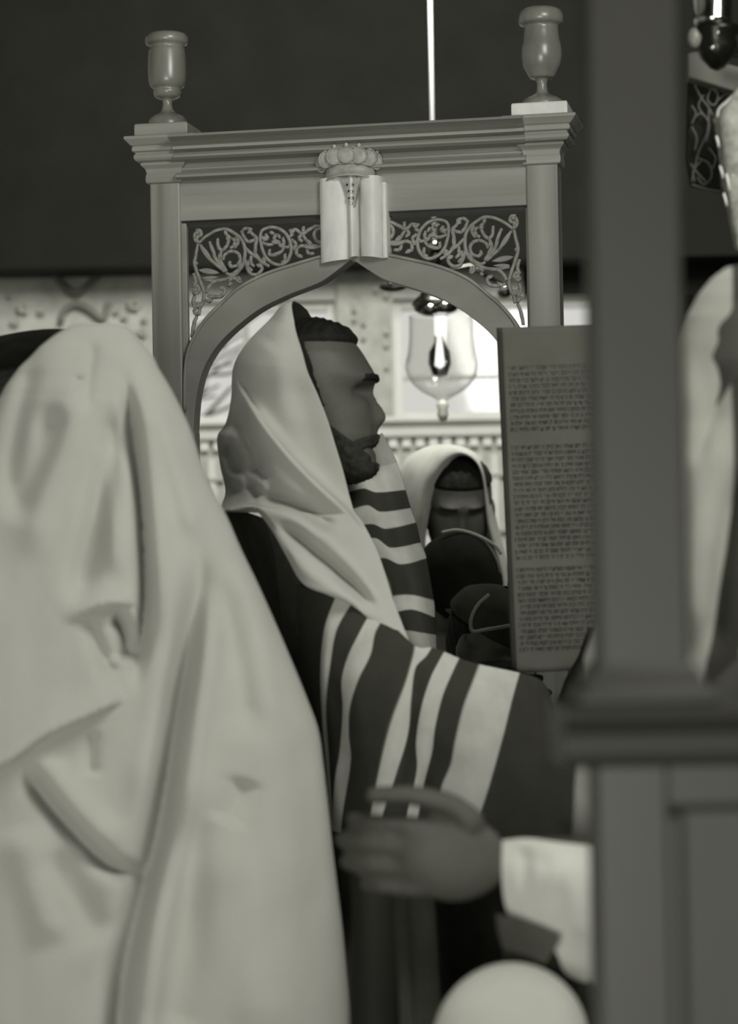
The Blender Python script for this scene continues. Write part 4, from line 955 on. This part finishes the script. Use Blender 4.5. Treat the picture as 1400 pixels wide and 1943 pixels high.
# dark stripe of the shawl, towards its open front
nn6 = 220
uvx = np.zeros_like(X6)
line = np.interp(R6, [500, 960, 1040, 1120, 1260, 1500], [1390, 1390, 1380, 1363, 1340, 1300])
uvx = np.clip(.5 + (X6 - line) / 600, 0.01, .99)
STR6 = mat('white_shawl_with_stripe', .66, .95, .06, 20, spec=.1, stripes=[(0, .35), (.5, .05), (.60, .3), (.62, .05), (.70, .35)])
mesh('prayer_shawl', W6, grid_faces(220, len(r6)), STR6, p6.root, uv=np.stack([uvx.ravel(), np.zeros(uvx.size)], 1), solid=.004)
sl = [[(955,1596,2.27),(954,1650,2.255),(958,1700,2.26),(968,1742,2.28)], [(1000,1592,2.25),(1000,1650,2.235),(996,1710,2.24),(1000,1765,2.26)], [(1060,1600,2.24),(1058,1670,2.22),(1056,1740,2.23),(1052,1800,2.25)], [(1140,1608,2.25),(1140,1690,2.24),(1120,1780,2.25),(1080,1850,2.27)], [(1240,1620,2.28),(1240,1700,2.28),(1230,1800,2.29),(1180,1880,2.30)]]
cloth('shawl_sleeve', sl, [0, 1, 2, 3, 4], 80, 60, mat('white_sleeve_wool', .50, .95, .06, 20, spec=.1), p6.root, [([(1000,1600),(998,1680),(1002,1750)], 16, -.010), ([(1075,1620),(1090,1700),(1078,1790)], 24, .010), ([(1040,1610),(1030,1700),(1040,1770)], 18, -.006)], .004)
st6 = [[(942,1735,2.235),(946,1765,2.235),(955,1795,2.24)], [(1000,1752,2.225),(1004,1780,2.225),(1000,1812,2.23)], [(1062,1775,2.215),(1052,1800,2.215),(1035,1828,2.22)]]
cloth('shawl_stripe', st6, [0, 1, 2], 30, 20, BLACKC, p6.root, (), .004)
sl2 = [[(955,1790,2.29),(960,1850,2.30),(980,1990,2.31)], [(1040,1800,2.28),(1045,1860,2.28),(1050,1990,2.30)], [(1110,1790,2.28),(1120,1860,2.28),(1130,1990,2.30)]]
cloth('sleeve_lining', sl2, [0, 1, 2], 30, 30, COATC, p6.root, (), .004)

# --- 7: the child whose white cap rises from the bottom edge
D7 = 2.2; k7 = D7 / FPX
p7 = Person('small child in a plain white head covering at the bottom edge', 968, 2016, D7, 100, pitch=5, hs=.85, voxel=0.008, skin=SKIN2, robe=[(1.40, .05, .06), (1.33, .09, .13), (1.25, .12, .17), (1.0, .13, .19), (.6, .15, .2), (.12, .18, .22)], robe_mat=COATC, slim=.8)
c7 = P1(968, 1981, D7)
vv = []
cv = MB().ball((0, 0, 0), 1.0, 40, 24)
for v in cv.V: vv.append((c7.x + 146 * k7 * v[0] * (1 if v[2] > 0 else 1 + .25 * v[2] * v[2]), c7.y + 192 * k7 * v[1] * (1 if v[2] > 0 else 1 + .2 * v[2] * v[2]), c7.z + (148 if v[2] > 0 else 170) * k7 * v[2] + 6 * k7 * v[0]))
Fk = [f for f in cv.F if sum(vv[i][2] for i in f) / len(f) > c7.z - 130 * k7]
mesh('head_covering', vv, Fk, mat('white_cotton', .40, .95, .06, 12, bump=.3, bscale=300, spec=.1), p7.root, solid=.003)
MB().tube([(c7.x + 146 * k7 * math.cos(t), c7.y + 192 * k7 * math.sin(t), c7.z - 100 * k7) for t in np.linspace(0, 2 * math.pi, 41)], 3 * k7, 8).build('hem', mat('white_hem', .5), p7.root, smooth=True)

# --- 8: the man in the black hat, mostly hidden at the left
D8 = 3.5; k8 = D8 / FPX
p8 = Person('person in a wide black hat, half hidden at the far left', 10, 800, D8, 80, voxel=0.008, skin=SKIN2, slim=.75, robe=[(a, b * .8, c * .7) for a, b, c in ROBE], robe_mat=BLACKC)
c8 = P1(14, 722, D8)
hat = MB(); vv = []
lt = MB().lathe((0, 0, 0), [(.0, -.004), (.085, -.004), (.150, .004), (.156, .010), (.150, .014), (.095, .014), (.088, .022), (.088, .030), (.0, .034)], 48)
Rt = Ry(math.radians(12)) if False else np.array([[1, 0, 0], [0, 1, 0], [0, 0, 1.0]])
ta = math.radians(-14)
for v in lt.V:
    x, y, z = v; vv.append((c8.x + x * math.cos(ta) + z * math.sin(ta), c8.y + y * .95 - .35 * z, c8.z - x * math.sin(ta) + z * math.cos(ta) - .22 * y))
hatm = mesh('hat', vv, lt.F, VELVET, p8.root)
p8.hair(full_hair, .007)

# ------------------------------------------------------------------ the scroll
DS = 3.30
scr = empty('parchment_scroll', tuple(P1(1100, 1340, 3.32)), 'open parchment scroll, darkened to look shaded, with columns of dense handwriting, left of the pillar', 'scroll')
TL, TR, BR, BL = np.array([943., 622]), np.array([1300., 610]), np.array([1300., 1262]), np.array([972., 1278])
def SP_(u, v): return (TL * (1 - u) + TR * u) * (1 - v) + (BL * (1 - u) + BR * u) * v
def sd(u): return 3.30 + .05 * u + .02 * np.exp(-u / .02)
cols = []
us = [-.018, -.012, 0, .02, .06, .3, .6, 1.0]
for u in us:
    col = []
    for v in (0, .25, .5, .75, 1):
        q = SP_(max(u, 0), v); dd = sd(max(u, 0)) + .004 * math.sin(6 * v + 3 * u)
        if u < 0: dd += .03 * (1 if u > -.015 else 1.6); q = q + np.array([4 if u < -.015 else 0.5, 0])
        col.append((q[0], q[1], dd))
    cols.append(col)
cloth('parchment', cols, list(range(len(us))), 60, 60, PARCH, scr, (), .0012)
# handwriting: rows of square letters, three blocks
glyphs = [[(0,.0,1,.22),(.75,0,1,1)], [(0,0,1,.22),(.72,0,1,1),(0,.8,1,1)], [(0,0,.9,.2),(.35,0,.6,1)], [(0,0,1,.22),(.75,0,1,1),(0,.3,.22,1)], [(.2,0,.7,.2),(.45,0,.7,.55)], [(0,0,1,.2),(.75,0,1,.9),(0,.8,.9,1),(0,.2,.2,.8)], [(0,0,.22,1),(.4,.3,.6,1),(.78,0,1,1),(0,.8,1,1)], [(0,.0,.25,.5),(.7,0,1,1),(.2,.35,.8,.6)], [(.1,0,.9,.2),(.65,0,.9,.6),(0,.8,1,1)], [(.3,0,.6,1.0)]]
ink = MB()
def put(u0, v0, u1, v1):
    V = []
    for u, v in ((u0, v0), (u1, v0), (u1, v1), (u0, v1)):
        q = SP_(u, v); V.append(P(q[0], q[1], sd(u) - .0016 + .004 * math.sin(6 * v + 3 * u)))
    ink.add(V, [(0, 1, 2, 3)])
nl = 47
blocks = []
for i in range(nl):
    y = 692 + i * (1236 - 692) / nl; v = (y - 618) / 654
    if i in (11, 12, 32): rng_u = (.48, .70) if i != 32 else (.62, .70)
    else: rng_u = (.045, .70)
    blocks.append((v, rng_u))
for v, (ua, ub) in blocks:
    u = ub; hgl = .0104
    while u > ua:
        nw = random.randint(2, 6)
        for _ in range(nw):
            wg = random.uniform(.0085, .0125)
            if u - wg < ua: u = ua - 1; break
            g_ = random.choice(glyphs); hh = hgl * random.uniform(.9, 1.1); jv = random.uniform(-.0006, .0006)
            for (x0, y0, x1, y1) in g_: put(u - wg * .88 + x0 * wg * .8, v + jv + y0 * hh, u - wg * .88 + x1 * wg * .8, v + jv + y1 * hh)
            u -= wg
        u -= .007
ik = mesh('handwriting', ink.V, ink.F, INK, scr, smooth=False); ik['kind'] = 'stuff'
# rollers: the right one behind the pillar, and the lower handle with its disc
rx = P1(1310, 940, 3.36)
for px, nm in ((1318, 'r'),):
    rt, rb = P1(px, 560, 3.37), P1(px, 1330, 3.37)
    MB().tube([tuple(rt), tuple(rb)], .016, 16).build('roller', DARKW, scr, smooth=True)
    MB().lathe((rb.x, rb.y, P1(px, 1290, 3.37).z), [(.02, 0), (.05, .002), (.052, .01), (.05, .018), (.02, .02)], 28).build('disc', DARKW, scr, smooth=True)
hd = [P(1132, 1195, 3.24), P(1118, 1250, 3.235), P(1098, 1300, 3.23), P(1076, 1345, 3.23)]
MB().tube(hd, [.012, .015, .020, .016], 14).build('handle', BLACKW, scr, smooth=True)

# reading desk under the scroll, draped in black
dz = 1.16
dk = empty('reading_desk', (0.55, 3.75, 0), 'dark cloth-draped reading desk under the parchment scroll', 'desk')
dx0, dx1, dy0, dy1 = 0.20, 1.15, 3.42, 4.02
MB().box((dx0, dy0, dz - .03), (dx1, dy1, dz)).build('desk_top', DARKW, dk, bevel=.005)
MB().box((dx0 + .04, dy0 + .04, 0), (dx1 - .04, dy1 - .04, dz - .03)).build('desk_body', BLACKW, dk, bevel=.004)
V = []; n = 120
for k in range(n):
    t = k / (n - 1); x = dx0 - .01 + (dx1 - dx0 + .02) * t
    for j in range(12):
        v = j / 11; am = .012 * v
        V.append((x, dy0 - .012 - am * (1 + math.sin(t * 46 + 1.2 * math.sin(t * 9))), dz + .004 - v * .95))
top = [(x, dy1, dz + .004) for x in (0, 1)]
mesh('desk_cloth', V, grid_faces(n, 12), BLACKC, dk, solid=.004)
MB().box((dx0 - .012, dy0 - .014, dz + .001), (dx1 + .012, dy1, dz + .006)).build('desk_cover', BLACKC, dk)

# rail the hand grips
rl = empty('wooden_hand_rail', tuple([P1(690, 1600, 2.40).x, P1(690, 1600, 2.40).y, 0]), 'dark turned wooden rail post gripped by the outstretched hand', 'rail')
b = P1(706, 1660, 2.41)
MB().lathe((b.x, b.y, 0), [(.04, 0), (.04, .25), (.03, .28), (.024, .4), (.030, .7), (.024, 1.0), (.020, b.z - .04), (.021, b.z + .01), (.018, b.z + .024), (.002, b.z + .028)], 24).build('rail_post', BLACKW, rl, smooth=True)
MB().lathe((b.x, b.y, 0), [(.07, 0), (.07, .03), (.055, .04), (.04, .05)], 24).build('rail_foot', BLACKW, rl, smooth=True)

# ------------------------------------------------------------------ blurred pillar and panelled partition, close to us
DPI = 1.62; kp = DPI / FPX
Lp, Rp = P1(1131, 900, DPI), P1(1303, 900, DPI)
pil = empty('wooden_pillar', ((Lp.x + Rp.x) / 2, Lp.y + .03, zat(1330, DPI)), 'dark square wooden pillar out of focus, standing on the panelled partition', 'pillar')
wz = zat(1345, DPI)
pw = Rp.x - Lp.x
SPX = mat('pillar_wood', 0.030, 0.45, 0.15, 9, (1, 1, 0.06), spec=.3)
MB().box((Lp.x, Lp.y, wz), (Rp.x, Lp.y + pw, 3.2)).build('shaft', SPX, pil, bevel=.004)
MB().square_lathe(((Lp.x + Rp.x) / 2, Lp.y + pw / 2, wz), [(pw / 2 + .016, 0), (pw / 2 + .016, .008), (pw / 2 + .008, .014), (pw / 2 + .006, .022), (pw / 2, .028)]).build('pillar_base', SPX, pil, bevel=.002)
MB().square_lathe(((Lp.x + Rp.x) / 2, Lp.y + pw / 2, 3.2), [(pw / 2, 0), (pw / 2 + .03, .03), (pw / 2 + .03, .06)]).build('pillar_cap', SPX, pil)
part = empty('panelled_partition', (0.45, Lp.y, 0), 'low panelled wooden partition, blurred, carrying the square pillar', 'partition')
px1 = 0.95
lx = P1(1128, 1500, DPI).x; y0 = Lp.y - .012; y1 = Lp.y + pw + .012
ml = P1(1062, 1400, DPI).x
z_ = lambda py: zat(py, DPI)
MB().profile_x([(y0 - .028, z_(1345)), (y0 - .036, z_(1352)), (y0 - .03, z_(1368)), (y0 - .018, z_(1385)), (y0 - .026, z_(1392)), (y0 - .03, z_(1430)), (y0 - .012, z_(1446)), (y0, z_(1460)), (y1, z_(1460)), (y1 + .03, z_(1400)), (y1 + .03, z_(1345))], ml, px1).build('cap_moulding', DARKW2, part)
MB().box((lx + .001, y0 + .003, 0), (P1(1262, 1500, DPI).x, y1 - .003, z_(1455))).build('stile', mat('stile_wood', .032, .5, .18, 10, (1, 1, .08)), part, bevel=.002)
sx1 = P1(1262, 1500, DPI).x
MB().box((sx1, y0 + .003, z_(1535)), (px1, y1 - .003, z_(1455))).build('top_rail', DARKW2, part, bevel=.002)
MB().box((sx1, y0 + .022, 0.06), (px1, y1 - .022, z_(1535))).build('panel', DARKW, part)
MB().profile_x([(y0 + .004, z_(1535)), (y0 + .008, z_(1545)), (y0 + .022, z_(1552)), (y0 + .022, z_(1535))], sx1, px1).build('panel_bead', DARKW2, part)
MB().box((sx1, y0 + .006, .06), (sx1 + .010, y0 + .022, z_(1550))).build('panel_bead', DARKW, part, bevel=.003)
MB().box((lx + .001, y0 - .012, 0), (px1, y1 + .01, .06)).build('plinth', DARKW2, part, bevel=.004)

# ------------------------------------------------------------------ upper right: hanging lamp, carved bracket and pale brocade hanging
DR = 3.0; kr = DR / FPX
q = P1(1352, 0, DR)
lm = empty('nickel_lamp', (q.x, q.y, 4.2), 'polished nickel lamp with dark fitting, cropped at the upper right corner', 'lamp')
zr = lambda py: P1(1352, py, DR).z
MB().lathe((q.x, q.y, 0), [(.002, zr(60)), (20 * kr, zr(58)), (34 * kr, zr(46)), (38 * kr, zr(40)), (36 * kr, zr(36)), (38 * kr, zr(0)), (40 * kr, zr(-40)), (20 * kr, zr(-60)), (5 * kr, zr(-70))], 30).build('reflector', BRIGHT, lm, smooth=True)
MB().lathe((q.x + 6 * kr, q.y, 0), [(.002, zr(135)), (14 * kr, zr(130)), (30 * kr, zr(112)), (40 * kr, zr(90)), (36 * kr, zr(72)), (44 * kr, zr(62)), (44 * kr, zr(52)), (20 * kr, zr(48))], 30).build('fitting', mat('black_metal', .03, .3, metal=.8), lm, smooth=True)
for px, py, r in [(1362, 62, 4), (1352, 90, 5)]: MB().ball(P(px, py, DR - .04), r * kr, 12, 8).build('rivet', BRIGHT, lm, smooth=True)
MB().ball(P(1318, 72, DR - .01), (14 * kr, 10 * kr, 20 * kr), 16, 10).build('side_scroll', mat('dull_metal', .16, .4), lm, smooth=True)
MB().tube([(q.x, q.y, zr(-65)), (q.x, q.y, 4.2)], .008, 10).build('rod', BRASS, lm, smooth=True)

DB = 3.12; kb = DB / FPX
br = empty('carved_screen', (P1(1480, 300, DB).x, P1(1480, 300, DB).y, 0), 'dark carved fretwork screen bracket at the upper right edge', 'screen')
pb = P1(1480, 300, DB)
MB().box((pb.x - .03, pb.y - .03, 0), (pb.x + .03, pb.y + .03, 2.45)).build('screen_post', BLACKW, br, bevel=.003)
def prism_px(poly, d, t, name, m, parent, bev=.002):
    A_ = [P(x, y, d) for x, y in poly]; B_ = [p + np.array([0, t, 0]) for p in A_]; n = len(poly)
    return mesh(name, A_ + B_, [tuple(range(n)), tuple(range(2 * n - 1, n - 1, -1))] + [(i, i + n, (i + 1) % n + n, (i + 1) % n) for i in range(n)], m, parent, smooth=False, bevel=bev)
prism_px([(1305, 100), (1330, 96), (1375, 120), (1500, 150), (1500, 220), (1390, 172), (1306, 146)], DB - .02, .03, 'grey_head_board', mat('grey_board', .12, .6, .1), br)
prism_px([(1306, 148), (1390, 176), (1500, 215), (1500, 430), (1374, 366), (1310, 352), (1302, 300)], DB + .012, .012, 'back_board', BLACKW, br)
sb = MB()
for st in [[(1318,160),(1330,185),(1345,205),(1352,220)], [(1345,205),(1342,250),(1325,290),(1312,345)], [(1315,225),(1330,215),(1345,235),(1340,270)], [(1312,240),(1322,262),(1318,285)], [(1350,165),(1362,180),(1355,200),(1342,190),(1350,165)], [(1325,300),(1345,310),(1350,335),(1335,350),(1322,335)], [(1312,350),(1340,358),(1372,364)], [(1310,310),(1325,330),(1340,345)], [(1352,225),(1362,250),(1365,300),(1370,360)], [(1345,280),(1358,300),(1352,320)], [(1312,200),(1320,215),(1312,235)], [(1335,180),(1325,200),(1335,220)], [(1330,305),(1315,325),(1318,345)], [(1362,190),(1375,180),(1385,178)]]:
    sb.tube([P(x, y, DB) for x, y in cr(st, 16)], 2.2 * kb, 6)
sb.build('scroll_carving', mat('dark_carving', .10, .5), br, smooth=True)

hg = empty('brocade_hanging', (P1(1440, 300, DB).x, P1(1440, 300, DB - .06).y, 2.45), 'pale brocade hanging with a bright stitched edge at the right edge', 'curtain')
hc = [[(1393,178,3.06),(1364,206,3.06),(1358,225,3.06),(1364,280,3.06),(1372,340,3.06),(1384,410,3.06),(1396,470,3.06)], [(1410,160,3.04),(1385,215,3.04),(1384,250,3.04),(1390,320,3.04),(1400,420,3.04),(1410,480,3.04)], [(1470,130,3.06),(1460,250,3.05),(1470,400,3.06),(1480,500,3.06)]]
cloth('brocade', hc, [0, 1, 2], 40, 60, LACE, hg, (), .004, wob=.002)
MB().tube([P(x, y, 3.045) for x, y in cr([(1400,172),(1378,194),(1364,207),(1361,222)], 16)], 2.2 * kb, 6).build('edge_cord', mat('bright_cord', .55), hg, smooth=True)
for (xa_, ya_, xb_, yb_) in [(1359, 258, 1364, 280), (1366, 315, 1372, 338), (1373, 367, 1379, 391), (1378, 330, 1384, 362), (1388, 325, 1393, 340)]:
    MB().tube([P(xa_, ya_, 3.04), P((xa_ + xb_) / 2 + .5, (ya_ + yb_) / 2, 3.038), P(xb_, yb_, 3.04)], 2.4 * kb, 6).build('edge_stitch', mat('bright_thread', .8), hg, smooth=True)
MB().tube([P(1390, 100, 3.06), P(1500, 120, 3.06)], .006, 8).build('hanging_rod', BRASS, hg, smooth=True)
